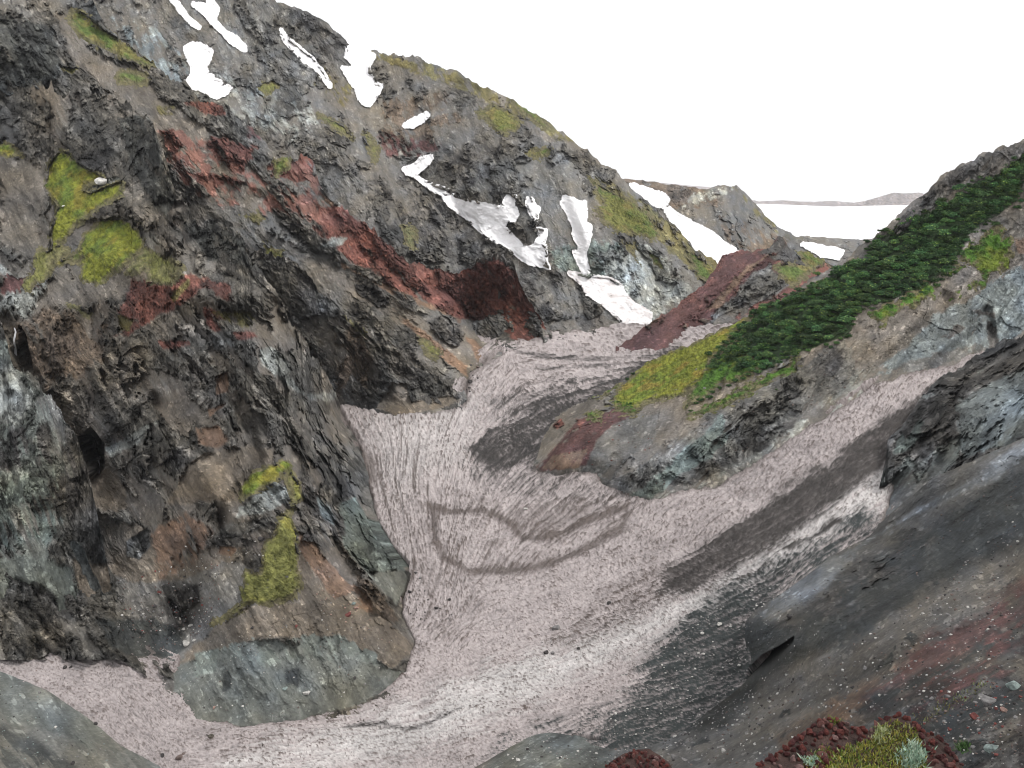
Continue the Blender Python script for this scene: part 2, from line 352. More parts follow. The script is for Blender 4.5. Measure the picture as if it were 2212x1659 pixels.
# ------------------------------------------------------------------ the valley snow (glacier): a climbing floor with a side arm
gz = lambda u, v, z: (u, v, (z - CAMZ) / dirs(u, v)[2] * dirs(u, v)[1])
G_PTS = [gz(700, 1600, 0), gz(300, 1659, 0), gz(0, 1500, 3), gz(0, 1365, 4), gz(390, 1420, 5), gz(950, 1230, 10), gz(1400, 1100, 22), gz(880, 950, 24), gz(730, 875, 28),
         gz(1000, 820, 32), gz(1300, 740, 40), gz(1180, 715, 44), gz(1392, 708, 48), gz(1450, 757, 42), gz(1450, 1450, 12), gz(1250, 1600, 5),
         (2140, 755, 332), (1900, 835, 296), (1700, 960, 280), (1520, 1075, 266), (1940, 1000, 248), (1900, 1140, 212), (1700, 1280, 193), (1618, 1460, 176), gz(900, 1450, 4), gz(1100, 1300, 9)]
G_rng = Range(G_PTS)
def GY(u, v): return float(G_rng(u, v)[0])
def gp(*flat):
    it = iter(flat); return [(a, b, GY(a, b)) for a, b in zip(it, it)]

def build_glacier():
    st = 2.2
    U = np.arange(-50, 2215, st); V = np.arange(700, 1690, st)
    u, v = np.meshgrid(U, V, indexing='ij'); p = at(u, v, G_rng(u, v))
    du = np.gradient(p, axis=0); dv = np.gradient(p, axis=1); nr = np.cross(dv, du); nr /= np.linalg.norm(nr, axis=2)[..., None]
    q = p.reshape(-1, 3).astype(f32); uf, vf = u.ravel(), v.ravel()
    # flow directions of the snow (surveyed) -> streaks drawn out along the flow
    fl = np.array([(1300,730,1,.06),(1150,760,1,.1),(1080,800,-.75,.75),(1200,830,-1,.42),(1020,880,-.4,1),(930,980,-.3,1),(880,1000,-.05,1),(1100,930,-1,.5),(800,930,.55,1),(860,1080,.35,1),(920,1150,.25,1),
        (980,1130,-.3,1),(1040,1160,-.55,1),(1120,1170,-.8,.9),(1200,1140,-1,.75),(1350,1080,-1,.6),(1250,1250,-1,.4),(1100,1300,-1,.3),(960,1280,-.3,1),(1500,1150,-1,.58),(1700,1050,-1,.64),(1900,900,-1,.66),(2080,790,-1,.62),
        (1800,1170,-1,.65),(1500,1330,-1,.5),(1350,1450,-1,.36),(1100,1500,-1,.25),(900,1450,-1,.4),(800,1580,-1,.22),(600,1620,-1,.12),(100,1420,1,.38),(300,1550,1,.6),(1550,1500,-1,.35)], float)
    th = 2 * np.arctan2(fl[:, 3], fl[:, 2]); cx = np.zeros(len(uf)); cy = np.zeros(len(uf)); ws = np.zeros(len(uf))
    for (a, b, _, _), t in zip(fl, th):
        w = 1 / (((uf - a) ** 2 + (vf - b) ** 2) / 1e4 + 0.15) ** 1.6; cx += w * math.cos(t); cy += w * math.sin(t); ws += w
    ang = 0.5 * np.arctan2(cy, cx); dx, dy = np.cos(ang).reshape(u.shape), np.sin(ang).reshape(u.shape)
    rs = np.random.RandomState(4); n0, n1 = u.shape
    def streak(noise, steps):
        out = noise.copy(); cnt = 1
        for sg in (1, -1):
            fi, fj = np.meshgrid(np.arange(n0, dtype=float), np.arange(n1, dtype=float), indexing='ij'); pa = None
            for k in range(steps):
                i = np.clip(np.rint(fi).astype(int), 0, n0 - 1); j = np.clip(np.rint(fj).astype(int), 0, n1 - 1)
                ax, ay = dx[i, j], dy[i, j]
                s_ = np.full(ax.shape, float(sg)) if pa is None else np.sign(ax * pa[0] + ay * pa[1] + 1e-9)
                ax, ay = ax * s_, ay * s_; pa = (ax, ay); fi += ax; fj += ay
                i = np.clip(np.rint(fi).astype(int), 0, n0 - 1); j = np.clip(np.rint(fj).astype(int), 0, n1 - 1)
                out += noise[i, j]; cnt += 1
        out /= cnt; return ((out - out.mean()) / out.std()).ravel()
    w0 = rs.rand(n0, n1); w1 = rs.rand(n0, n1)
    w1 = (w1 + np.roll(w1, 1, 0) + np.roll(w1, 1, 1) + np.roll(w1, (1, 1), (0, 1))) / 4
    lic = streak(w1, 12); licL = streak(w1, 30); cup = streak(w0, 1); lic2 = streak(w0[::-1], 5)
    lo = fbm(q / 25, 4, 90); mi = fbm(q / 6, 4, 91)
    # crevasse lines: strongest in the middle of the tongue
    dist = lambda poly, soft, cl=True: sstep(-soft, soft, polydist(uf, vf, poly, cl) + soft * 0.5 * mi + soft * 0.35 * lic)
    crv = dist(PP(830,1000, 900,900, 1000,830, 1100,780, 1400,800, 1200,900, 1150,1020, 1350,1020, 1300,1130, 1100,1200, 960,1290, 900,1240, 850,1120), 60)
    white = np.array([0.49, 0.437, 0.428]); whiter = np.array([0.66, 0.63, 0.615]); dirt = np.array([0.032, 0.028, 0.026]); gdirt = np.array([0.03, 0.036, 0.036]); bdirt_shade = np.array([0.085, 0.066, 0.058])
    wh = np.clip(dist(PP(1960,990, 1900,1110, 1600,1290, 1300,1430, 1050,1560, 700,1659, 500,1659, 700,1590, 900,1520, 1100,1440, 1400,1330, 1620,1200, 1850,1030), 40) + 0.5 * dist(PP(800,880, 1040,860, 1000,1000, 850,1060), 60), 0, 1)
    base = white * (1 - wh[:, None]) + whiter * wh[:, None]
    base = base * (0.93 + 0.14 * lo)[:, None]
    dw = np.clip(0.05 + 0.08 * lo + 0.9 * sstep(0.2, 2.0, 0.6 * lic2 + 0.75 * cup + 0.5 * mi) + 0.1 * sstep(0, 1, lo) - 0.05 * wh, 0, 1)          # dust held in the hollows everywhere
    dw = np.maximum(dw, crv * sstep(1.15, 2.0, 0.75 * licL + 0.6 * lic + 0.3 * cup) * 0.75)
    base = base * np.clip(1 + 0.16 * lic2 + 0.14 * cup - 0.12 * np.maximum(mi, 0), 0.35, 1.5)[:, None]
    col = base * (1 - dw[:, None]) + bdirt_shade * dw[:, None] * 1.2
    def dust_shade(poly, soft, c, amt, thr=0.0, cl=True, width=None):
        nonlocal col
        d = polydist(uf, vf, poly, cl)
        if width: d = width - d
        m_ = sstep(-soft, soft, d + soft * 0.4 * mi)
        w = np.clip(m_ * amt + (m_ - 1) * 0.0 + m_ * (1 - m_) * 2.2 * (0.35 * lic + 0.3 * cup), 0, 1)
        w = np.where(m_ > 0, np.clip(w + m_ * thr * (0.5 * lic + 0.6 * cup), 0, 1), 0)
        col = col * (1 - w[:, None]) + c * (1 + 0.3 * mi)[:, None] * w[:, None]
    dust_shade(PP(1010,970, 1060,930, 1180,860, 1300,830, 1400,772, 1470,750, 1470,790, 1340,850, 1210,905, 1170,960, 1170,1010, 1100,1005, 1060,1015), 13, dirt, 1.15, 0.42)
    dust_shade(PP(1050,860, 1180,830, 1330,800, 1200,870, 1100,930), 20, dirt, 0.5, 0.5)
    dust_shade(PP(1020,970, 1050,962, 1095,985, 1085,1000, 1050,1000), 9, dirt, 1.0, 0.1)
    dust_shade(PP(1000,1010, 1080,1000, 1200,1020, 1330,1040, 1380,1070, 1300,1090, 1150,1080, 1060,1060), 30, dirt, 0.34, 0.5)
    dust_shade(PP(1078,749, 1134,758, 1273,770, 1400,770, 1273,779, 1150,772), 5, dirt, 0.8, 0.25)
    dust_shade(PP(1160,800, 1260,785, 1340,786, 1260,793), 4, dirt, 0.6, 0.3)
    dust_shade(PP(780,1000, 960,1090, 1000,1280, 900,1330, 860,1200, 800,1100), 60, bdirt_shade, 0.20, 0.3)  # soft shading left of the middle, put into the snow colour
    dust_shade(PP(960,1085, 1100,1090, 1250,1070, 1400,1090, 1330,1120, 1220,1165, 1130,1160, 1080,1115), 22, bdirt_shade, 0.40, 0.25)
    ring = PP(935,1090, 940,1150, 955,1205, 1010,1228, 1080,1231, 1150,1228, 1210,1212, 1280,1181, 1335,1145, 1356,1114, 1352,1098, 1325,1104, 1250,1135, 1195,1158, 1160,1164, 1128,1160, 1107,1132, 1075,1115, 1040,1104, 968,1104)
    dust_shade(ring + ring[:1], 8, bdirt_shade, 0.8, 0.06, False, 9)
    dust_shade(Z(8, 1350,860, 1800,560, 2212,380, 2600,150, 2700,260, 2212,520, 1900,690, 1560,860), 30, bdirt_shade, 0.45, 0.55)
    band = Z(9, 1560,520, 1520,680, 1390,890, 1290,970, 1000,1190, 700,1395, 400,1570, 150,1720, -60,1720, 0,1580, 200,1440, 600,1180, 850,1000, 1100,840, 1300,665, 1450,545)
    dust_shade(band, 16, np.array([0.045, 0.039, 0.036]), 1.1, 0.2)
    dust_shade(Z(9, 1560,500, 1640,430, 1720,400, 1640,470), 8, dirt, 0.8, 0.1)
    deb = Z(7, -60,900, 150,690, 300,600, 560,420, 800,330, 1000,230, 1200,60, 1290,110, 1290,200, 880,420, 500,770, 520,1100, 220,1340, 0,1560, -450,1620, -330,1300, -170,1080)
    dust_shade(deb, 30, gdirt, 1.0, 0.45)
    dust_shade(Z(7, 700,300, 1060,110, 1080,130, 760,310), 6, dirt, 0.9, 0.1); dust_shade(Z(7, 420,470, 640,370, 640,390, 430,490), 5, dirt, 0.7, 0.2)
    dust_shade(Z(8, 50,1410, 200,1350, 480,1385, 620,1320, 780,1290, 640,1350, 480,1410, 240,1380), 6, dirt, 0.75, 0.35)
    dust_shade(PP(1040,1659, 1090,1600, 1300,1530, 1400,1560, 1450,1600, 1200,1600), 40, gdirt, 0.35, 0.5)
    dust_shade(PP(-60,1360, 150,1366, 210,1380, 230,1400, 300,1420, 330,1417, 345,1405, 400,1400, 400,1330, -60,1330), 6, np.array([0.11, 0.095, 0.088]), 0.97, 0.05)
    dust_shade(PP(722,868, 770,952, 808,985, 811,1035, 785,1062, 770,1090, 740,1040, 700,900), 5, np.array([0.18, 0.155, 0.145]), 0.98, 0.02)
    dust_shade(PP(765,1010, 790,1070, 800,1112, 840,1170, 800,1160, 760,1060), 4, np.array([0.24, 0.15, 0.115]), 0.9, 0.02)
    # relief: sun cups, furrows along the flow, gentle swells, moats where the snow has melted off the rock
    far = np.clip(q[:, 1] / 300, 0.5, 1.6)
    dsp = (0.13 * cup + 0.15 * lic2) * far + 0.13 * lic * far + crv * (-0.28) * sstep(0.9, 2.0, 0.8 * licL + 0.6 * lic) * far + 1.2 * lo + 0.35 * mi
    for poly, soft, dep in [(PP(797,1105, 812,1118, 850,1180, 882,1216, 880,1226, 868,1218, 835,1180, 800,1128), 3, 7.0), (Z(7, 490,1105, 505,1040, 590,960, 700,900, 780,850, 760,900, 680,990, 600,1060), 4, 9.0),
                            (Z(8, 1480,1470, 1560,1478, 1660,1500, 1560,1500), 2, 3.0), (Z(9, 1325,410, 1350,380, 1450,345, 1440,370, 1370,420), 3, 3.0), (PP(330,1415, 345,1408, 365,1412, 350,1420), 3, 2)]:
        dsp = dsp - dep * sstep(-soft, soft, polydist(uf, vf, poly))
    for ln in (PP(722,868, 772,952, 792,1040, 812,1130, 850,1190, 882,1240, 862,1325, 893,1392, 872,1450, 800,1505, 650,1557, 520,1567, 430,1532, 385,1470, 395,1415), PP(720,868, 850,896, 960,880, 1003,862), PP(1165,1012, 1290,1018, 1312,1045, 1400,1078, 1540,1043, 1700,947, 1900,824, 2060,779), PP(1185,722, 1140,730, 1045,718), PP(1080,764, 1010,800, 1003,862), PP(1905,1140, 1925,1085, 1940,1040)):
        dl = polydist(uf, vf, ln, False) + 3.0 * mi            # the snow has melted back from the warm rock
        g = sstep(6, 0, dl); dsp = dsp - 1.6 * g; e = (0.6 * sstep(16, 2, dl + 4 * lo))[:, None]; col = col * (1 - e) + bdirt_shade * 1.1 * e
    pf = q + nr.reshape(-1, 3) * dsp[:, None]
    idx = np.arange(n0 * n1).reshape(n0, n1); fc = np.stack([idx[:-1, :-1], idx[:-1, 1:], idx[1:, 1:], idx[1:, :-1]], -1).reshape(-1, 4)
    o = link('glacier', new_mesh('glacier', pf, fc, M_ICE, np.clip(col, 0.02, 0.9), None, True)); tag(o, None, None, None, 'structure')
    LAY['glacier'] = dict(u=U, vt=np.full(n0, V[0]), vb=np.full(n0, V[-1]), nv=n1, K=0, n1=n1, pos=pf.reshape(n0, n1, 3), low=p, nrm=nr)
build_glacier()

# ------------------------------------------------------------------ landforms, near to far
NSL = layer('near_slope', PP(1020,1640, 1100,1590, 1177,1555, 1300,1530, 1440,1470, 1560,1330, 1650,1260, 1750,1190, 1840,1150, 1902,1128, 2013,1033, 2138,978, 2270,922),
    PP(1020,1700, 2270,1700),
    gp(1100,1615, 1177,1583, 1240,1588, 1300,1612, 1440,1597, 1515,1550, 1620,1460, 1614,1346, 1722,1257, 1885,1150) + [(a, b, GY(a, b) * k) for a, b, k in ((1177,1555,1.06), (1440,1540,1.1), (1560,1440,1.07), (1560,1340,1.10), (1650,1260,1.08), (1750,1180,1.08), (1840,1120,1.06), (1020,1620,1.08))] + [(2013,1040,190), (2138,985,174), (2270,930,160), (2212,1000,155), (2212,1300,85), (2212,1659,36), (1900,1659,56), (1600,1659,105), (1350,1659,146), (1800,1400,122), (2000,1200,150), (1750,1520,112), (1050,1659,163)],
    'scree_grey', [
    ('scree_green', PP(1020,1690, 1090,1600, 1177,1570, 1320,1590, 1330,1690), 10),
    ('scree_dark', Z(7, 650,900, 900,640, 1100,440, 1400,260, 1700,60, 2000,-120, 2212,-250, 2300,200, 1900,400, 1640,560, 1300,750, 1050,920, 640,1080, 560,1130), 20, 30),
    ('dark', Z(7, 900,640, 1100,470, 1500,250, 1640,180, 1500,420, 1200,640, 1000,700), 20, 40, 0.5),
    ('ash', Z(7, 480,800, 500,740, 640,610, 900,420, 1200,250, 1420,120, 1640,0, 2000,-210, 2250,-400, 2250,-330, 2000,-120, 1660,30, 1400,160, 1150,320, 960,560, 850,640, 760,650, 560,740), 7, 14),
    ('scree_dark', Z(7, 500,920, 760,770, 800,800, 700,890, 540,950), 6, 8),
    ('scree_grey', Z(7, 500,1110, 640,1080, 1000,930, 1080,930, 980,1060, 700,1220, 300,1400, 0,1560, -60,1500, 200,1340), 8, 10),
    ('rust', Z(7, 700,1500, 1000,1250, 1300,1100, 1500,1020, 1700,860, 1800,900, 1500,1150, 1200,1330, 900,1560, 700,1660), 20, 20, 0.7),
    ('maroon', Z(7, 1500,900, 1800,760, 2250,480, 2250,700, 1900,960, 1600,1100, 1300,1230, 1200,1230, 1400,1050), 16, 22, 0.85),
    ('scree_dark', Z(7, 1700,1010, 2250,700, 2250,760, 1800,1060, 1500,1200, 1150,1330, 1300,1210), 10, 16, 0.7),
    ('brown', Z(7, 1900,700, 2250,520, 2250,600, 1900,800), 8, 14, 0.5),
    ('maroon', Z(7, 1250,1290, 1600,1150, 1900,1020, 2250,830, 2250,860, 1900,1060, 1600,1190, 1270,1310), 8, 8), ('brown', Z(7, 1100,1400, 1500,1230, 2250,930, 2250,960, 1500,1270, 1120,1430), 8, 8, 0.7), ('maroon', PP(1980,1520, 2250,1420, 2250,1690, 2100,1690), 30, 30, 0.5),
    ('blue', PP(2055,880, 2110,840, 2230,790, 2230,900, 2150,960, 2080,1000, 2068,930), 14, 18),
    ('green', Z(9, 1500,640, 1600,650, 1560,760, 1500,830, 1400,860, 1420,770), 8, 10),
    ('dark', Z(9, 1560,530, 1640,440, 1900,260, 2040,190, 2250,60, 2250,280, 2000,400, 1800,520, 1760,700, 1660,720), 10, 22, 0.8),
    ('pale', Z(9, 1530,930, 1640,830, 1760,790, 1740,860, 1600,960), 8, 12, 0.8),
    ('scree_grey', Z(9, 1290,1320, 1400,1160, 1640,990, 1650,1080, 1420,1260), 8, 8),
    ('scree_dark', PP(1480,1575, 1600,1345, 1640,1330, 1700,1380, 1640,1490, 1560,1575), 14, 16), ('scree_dark', Z(7, 1300,1230, 1700,1000, 2250,620, 2280,1700, 1500,1700), 60, 50, 0.55), ('maroon', Z(7, 1700,1000, 2250,700, 2280,900, 1900,1200, 1500,1330), 30, 30, 0.4),
    ], [(Z(7, 1640,560, 1300,750, 1050,930), 40, -2.0), (Z(7, 2000,520, 1600,800, 1300,960), 40, 2.0), (Z(9, 1770,520, 1740,760, 1690,900), 20, -2.5)], rough=0.15, seed=1, jag=3, big=0.5, near=0.9, softk=1.1, pits=((Z(7, 490,1105, 505,1040, 590,960, 700,900, 780,845, 770,900, 690,990, 600,1070), 3, (5, 13, -3.5)), (Z(8, 1480,1470, 1560,1478, 1660,1500, 1560,1502), 3, (0, 4, -1))), mixs=('scree_grey', 'scree', 'scree_dark'), fan=(-0.86, 0.51), streak=1.7, scl=0.8, dark=0.70, ribamp=0.25, mid=120, grain=2.6, contact=(PP(1040,1660, 1177,1583, 1440,1597, 1515,1548, 1614,1462, 1614,1346, 1722,1257, 1885,1150),))

layer('side_crag', PP(1868,1165, 1885,1120, 1912,1000, 1918,950, 1944,925, 1972,886, 2013,832, 2104,770, 2149,748, 2180,733, 2270,690), PP(1868,1190, 1950,1170, 2270,1010),
    gp(1900,1140, 1935,1060, 1972,891, 2013,836, 2104,775) + [(2149,752,322), (2230,715,312), (2212,850,236), (2060,890,252), (2120,960,222), (2212,940,196), (2013,1030,226), (1950,1000,238), (1980,1120,205)], 'grey',
    [('blue', PP(2055,880, 2110,840, 2230,790, 2230,900, 2150,960, 2080,1000, 2068,930), 14, 18), ('green', Z(9, 1500,640, 1600,650, 1560,760, 1500,830, 1400,860, 1420,770), 8, 10),
     ('dark', Z(9, 1560,530, 1640,440, 1900,260, 2040,190, 2250,60, 2250,280, 2000,400, 1800,520, 1760,700, 1660,720), 10, 22, 0.8), ('pale', Z(9, 1530,930, 1640,830, 1760,790, 1740,860, 1600,960), 8, 12, 0.8), ('scree_grey', Z(9, 1220,1450, 1400,1160, 1640,990, 1650,1080, 1420,1260), 8, 8), ('dark', Z(9, 1640,960, 1760,900, 1960,860, 2250,740, 2250,800, 1700,1040), 8, 14, 0.7), ('dark', Z(9, 1440,720, 1560,530, 1600,560, 1480,760), 6, 8)],
    [(Z(9, 1770,520, 1740,760, 1690,900), 20, -3.5), (Z(9, 1560,600, 1600,740, 1520,880), 16, -2)], rough=0.85, seed=13, jag=14, big=0.85, fan=(-0.7, 0.7), mixs=('grey', 'green', 'dark'), contact=(PP(1868,1165, 1900,1140),), back=(40, 1.2))
layer('talus_cone', PP(-50,1435, 0,1450, 100,1490, 200,1558, 260,1610, 345,1655, 352,1668), PP(-50,1740, 360,1740), gp(0,1450, 100,1490, 200,1558, 345,1655) + [(0,1659,150), (160,1659,158), (0,1560,175), (-50,1740,130)], 'scree_green',
    [('scree_dark', PP(-50,1560, 60,1590, 160,1659, 100,1690, -50,1690), 30, 20, 0.6), ('scree_green', PP(0,1440, 220,1560, 200,1620, 0,1530), 20, 20)], rough=0.1, ribamp=0.2, seed=2, jag=2, big=0.4, fan=(0.6, 0.8), contact=(PP(-50,1435, 0,1450, 100,1490, 200,1558, 260,1610, 345,1655),), mixs=('scree_green', 'scree_grey', 'scree_dark'), back=(30, 1.2), obj_name='talus_slope')

layer('left_bluff', PP(-50,675, 0,690, 30,790, 60,800, 120,870, 165,950, 195,1040, 226,1180, 248,1290, 264,1335), PP(-50,1395, 150,1392, 270,1372),
    gp(0,1365, 150,1362, 250,1345) + [(0,690,292), (40,800,270), (120,870,256), (195,1040,238), (226,1180,226), (0,1000,242), (100,1110,230), (0,1250,226), (-50,850,265)], 'grey',
    [('pale', PP(-50,780, 30,790, 75,850, 40,930, -50,900), 14, 16), ('cone', PP(-50,1215, 60,1195, 150,1230, 168,1300, 150,1375, -50,1380), 12, 14), ('green', PP(0,1060, 120,1010, 130,1150, -20,1200), 20, 25, 0.6),
     ('black', PP(35,1265, 75,1255, 120,1285, 125,1320, 80,1312, 45,1295), 6, 8), ('brown', PP(35,1265, 70,1262, 90,1300, 60,1300), 6, 6, 0.5), ('dark', PP(130,960, 180,980, 225,1180, 245,1280, 190,1210, 150,1110), 10, 14, 0.7),
     ('scree_tan', PP(160,1210, 235,1220, 248,1290, 264,1340, 230,1375, 170,1360, 172,1290), 6, 6), ('scree_dark', Z(5, 440,250, 520,300, 650,600, 560,520), 3, 9, 0.8), ('dark', PP(-50,930, 100,920, 150,1000, -50,1010), 16, 20, 0.6), ('scree', PP(-50,1335, 160,1330, 270,1300, 270,1410, -50,1410), 6, 8)],
    [(PP(40,1265, 110,1305), 22, -3)], rough=0.95, seed=3, big=0.75, jag=26, mixs=('grey', 'green', 'crag'), back=(40, 1.4), contact=(PP(-50,1365, 150,1362, 264,1340),))

L1Z = [
    ('scree', PP(0,560, 120,560, 220,640, 160,690, 60,700, 0,690), 20, 25), ('pale', PP(0,580, 110,600, 60,690, 0,660), 16, 20, 0.7), ('maroon', PP(0,590, 60,595, 90,620, 0,640), 8, 14, 0.7),
    ('scree', PP(0,330, 60,320, 110,380, 90,480, 120,540, 60,560, 0,520), 20, 25), ('scree', PP(120,480, 260,470, 380,590, 300,640, 170,640), 12, 14),
    ('grey', PP(240,480, 330,500, 400,590, 310,580), 10, 14, 0.7), ('pale', Z(1, 520,1180, 560,1150, 720,1100, 755,1110, 640,1180, 560,1210), 3, 4),
    ('black', PP(-50,60, 60,40, 110,50, 125,150, 100,190, -50,205), 8, 14, 0.9), ('black', PP(250,250, 330,250, 350,330, 380,430, 360,480, 300,400), 10, 14, 0.7),
    ('black', PP(380,480, 470,470, 530,520, 540,580, 450,560), 10, 14, 0.8), ('dark', PP(160,330, 240,320, 240,370, 180,360), 8, 12, 0.9),
    ('brown', Z(4, 100,560, 400,420, 640,560, 640,760, 480,860, 200,840), 20, 30, 0.8),
    ('red', Z(4, 820,280, 940,270, 960,300, 1100,300, 1180,250, 1300,250, 1400,320, 1420,380, 1250,330, 1100,420, 900,520, 760,520, 800,380), 8, 16, 0.9),
    ('red', Z(4, 700,620, 900,470, 960,500, 800,620), 6, 10, 0.7), ('red', Z(4, 1440,590, 1580,590, 1600,620, 1480,640), 4, 5, 0.9), ('red', Z(4, 1000,660, 1260,640, 1260,665, 1020,690), 5, 9, 0.7), ('red', Z(4, 1280,440, 1400,500, 1360,600, 1290,560), 6, 8, 0.7),
    ('rust', Z(4, 1340,870, 1420,830, 1420,960, 1340,990), 3, 4), ('rust', Z(4, 1290,1070, 1400,1040, 1300,1130), 4, 5, 0.7), ('rust', Z(4, 1220,1190, 1360,1180, 1420,1260, 1360,1310, 1240,1280), 8, 8, 0.7),
    ('olive', Z(4, 740,500, 830,520, 800,580, 720,600), 5, 8, 0.7), ('olive', Z(4, 1330,480, 1560,470, 1600,560, 1400,540), 6, 12, 0.6), ('olive', Z(4, 1060,370, 1170,270, 1170,300, 1080,400), 4, 5, 0.7),
    ('pale', Z(4, 1620,700, 1720,700, 1830,820, 1800,860, 1900,980, 2080,960, 2080,1020, 1930,1010, 1760,900, 1640,800), 6, 8), ('grey', Z(4, 1300,600, 1440,580, 1460,680, 1340,700), 6, 8, 0.9),
    ('pale', Z(4, 640,1320, 900,1150, 1000,1140, 860,1290, 700,1370), 5, 9, 0.9), ('grey', Z(4, 1000,760, 1180,680, 1300,800, 1060,860), 10, 14, 0.6),
    ('scree_tan', Z(4, 1180,1400, 1340,1330, 1420,1330, 1560,1290, 1700,1330, 1700,1450, 1560,1500, 1500,1659, 1040,1659, 1120,1530), 8, 12), ('scree_tan', Z(4, 560,1480, 680,1440, 800,1560, 800,1700, 640,1700, 500,1560), 8, 9),
    ('scree', Z(4, 1480,1120, 1640,1100, 1700,1250, 1620,1330, 1500,1260), 10, 10),
    ('scree_tan', PP(215,1130, 300,1130, 350,1200, 470,1180, 510,1200, 470,1310, 400,1330, 290,1330, 250,1260), 14, 12), ('rust', PP(330,1160, 400,1110, 460,1150, 420,1220, 340,1260), 14, 14, 0.7),
    ('scree_grey', PP(245,1240, 290,1255, 400,1250, 480,1210, 540,1220, 530,1300, 470,1360, 420,1400, 400,1440, 320,1425, 250,1370), 10, 10), ('scree_dark', PP(210,1340, 330,1330, 400,1370, 380,1425, 300,1420, 240,1400), 14, 12, 0.8),
    ('dark', PP(355,1290, 395,1262, 430,1265, 430,1300, 400,1320, 410,1350, 380,1350), 6, 8, 0.85), ('grey', PP(275,1170, 320,1140, 325,1180, 300,1205, 275,1200), 4, 5),
    ('pale', ZT(480,320, 700,170, 780,210, 780,290, 640,360, 470,380), 6, 7, 0.85), ('grey', ZT(400,420, 640,380, 700,350, 640,440, 480,500, 340,520), 8, 9),
    ('dark', ZT(340,500, 460,470, 560,540, 360,600), 8, 12, 0.7), ('rust', ZT(370,560, 500,560, 440,610, 350,600), 5, 6, 0.8),
    ('scree_tan', ZT(560,900, 840,880, 830,460, 900,470, 960,560, 1100,760, 1340,950, 1540,1160, 1400,1290, 1100,1090, 900,1110, 640,1100, 380,1180, 110,1270, 330,1050), 8, 10),
    ('rust', ZT(830,440, 940,540, 1100,740, 1200,820, 1060,870, 960,740, 860,600), 6, 8), ('rust', ZT(1170,780, 1290,850, 1290,960, 1190,920), 5, 6, 0.8), ('scree_tan', ZT(480,940, 620,940, 680,1080, 520,1100), 10, 10),
    ('scree_green', ZT(100,1280, 380,1170, 540,1120, 700,1110, 860,1130, 1080,1085, 1200,1170, 1400,1290, 1540,1300, 1420,1410, 1100,1540, 640,1660, 200,1600, 90,1440), 8, 10),
    ('cone', ZT(220,1200, 370,1160, 350,1300, 220,1330), 5, 6, 0.8), ('cone', ZT(1240,1170, 1320,1200, 1300,1260, 1200,1220), 5, 6, 0.7), ('cone', ZT(560,1100, 640,1110, 700,1250, 640,1290), 6, 6, 0.6), ('cone', ZT(380,1170, 540,1120, 1080,1090, 1200,1170, 1000,1240, 600,1260), 10, 16, 0.5), ('scree_dark', ZT(760,1290, 850,1280, 840,1390, 770,1380), 8, 6, 0.7),
    ('scree_dark', ZT(370,1240, 440,1300, 440,1400, 390,1420), 6, 6, 0.6), 
    ('green', ZT(1090,290, 1180,260, 1260,400, 1480,690, 1500,740, 1430,920, 1360,830, 1240,700, 1120,560, 1080,400), 5, 6), ('scree_green', ZT(1130,550, 1240,700, 1480,700, 1500,740, 1430,920, 1350,830), 5, 6),
    ('dark', ZT(860,0, 1060,0, 1170,240, 1080,300, 1120,480, 1000,600, 900,460, 860,260), 10, 12, 0.55), ('blue', ZT(960,260, 1040,330, 1060,420, 980,380), 6, 8, 0.6), ('brown', ZT(1180,700, 1360,840, 1480,1060, 1340,960, 1220,830), 6, 9, 0.8), ('dark', ZT(890,450, 950,490, 930,530, 860,520), 3, 3),
    ('under', ZT(100,1440, 200,1590, 640,1650, 640,1680, 190,1620, 90,1470), 4, 3, 0.6),
    ('grass', Z(1, 380,930, 440,950, 480,1010, 600,1080, 640,1110, 560,1150, 520,1190, 560,1205, 760,1140, 760,1210, 600,1300, 500,1380, 430,1450, 340,1560, 310,1440, 350,1360, 370,1290, 300,1200, 280,1170, 310,1020), 4, 5),
    ('grass', Z(4, 370,170, 480,100, 540,0, 640,-110, 760,-110, 860,-50, 900,60, 850,100, 780,170, 680,250, 590,300, 510,260, 510,140), 4, 6),
    ('grass:pale', Z(4, 900,60, 1000,110, 1140,200, 1060,290, 930,280, 930,200, 800,220), 6, 9), ('grass', Z(1, 0,110, 100,110, 190,150, 90,190, -60,175), 4, 5), ('grass', Z(1, -60,890, 60,910, 150,970, 100,985, -60,960), 4, 5),
    ('grass:pale', Z(4, 400,420, 470,410, 560,470, 600,520, 540,510), 4, 5), ('grass:pale', Z(4, 250,100, 340,60, 430,90, 330,160, 300,260, 180,330, 130,330), 4, 13),
    ('grass:toe', ZT(820,290, 790,380, 830,480, 830,700, 845,800, 820,870, 720,890, 560,885, 520,790, 530,690, 620,720, 640,600, 670,480, 720,400), 4, 5), ('grass', ZT(500,280, 500,200, 560,130, 740,50, 790,70, 680,170, 560,250), 3, 4), ('grass:toe', ZT(760,80, 830,170, 850,260, 800,300, 790,200), 3, 4), ('grass:toe', ZT(330,1020, 420,960, 520,890, 500,800, 560,880, 480,950), 3, 4),
]
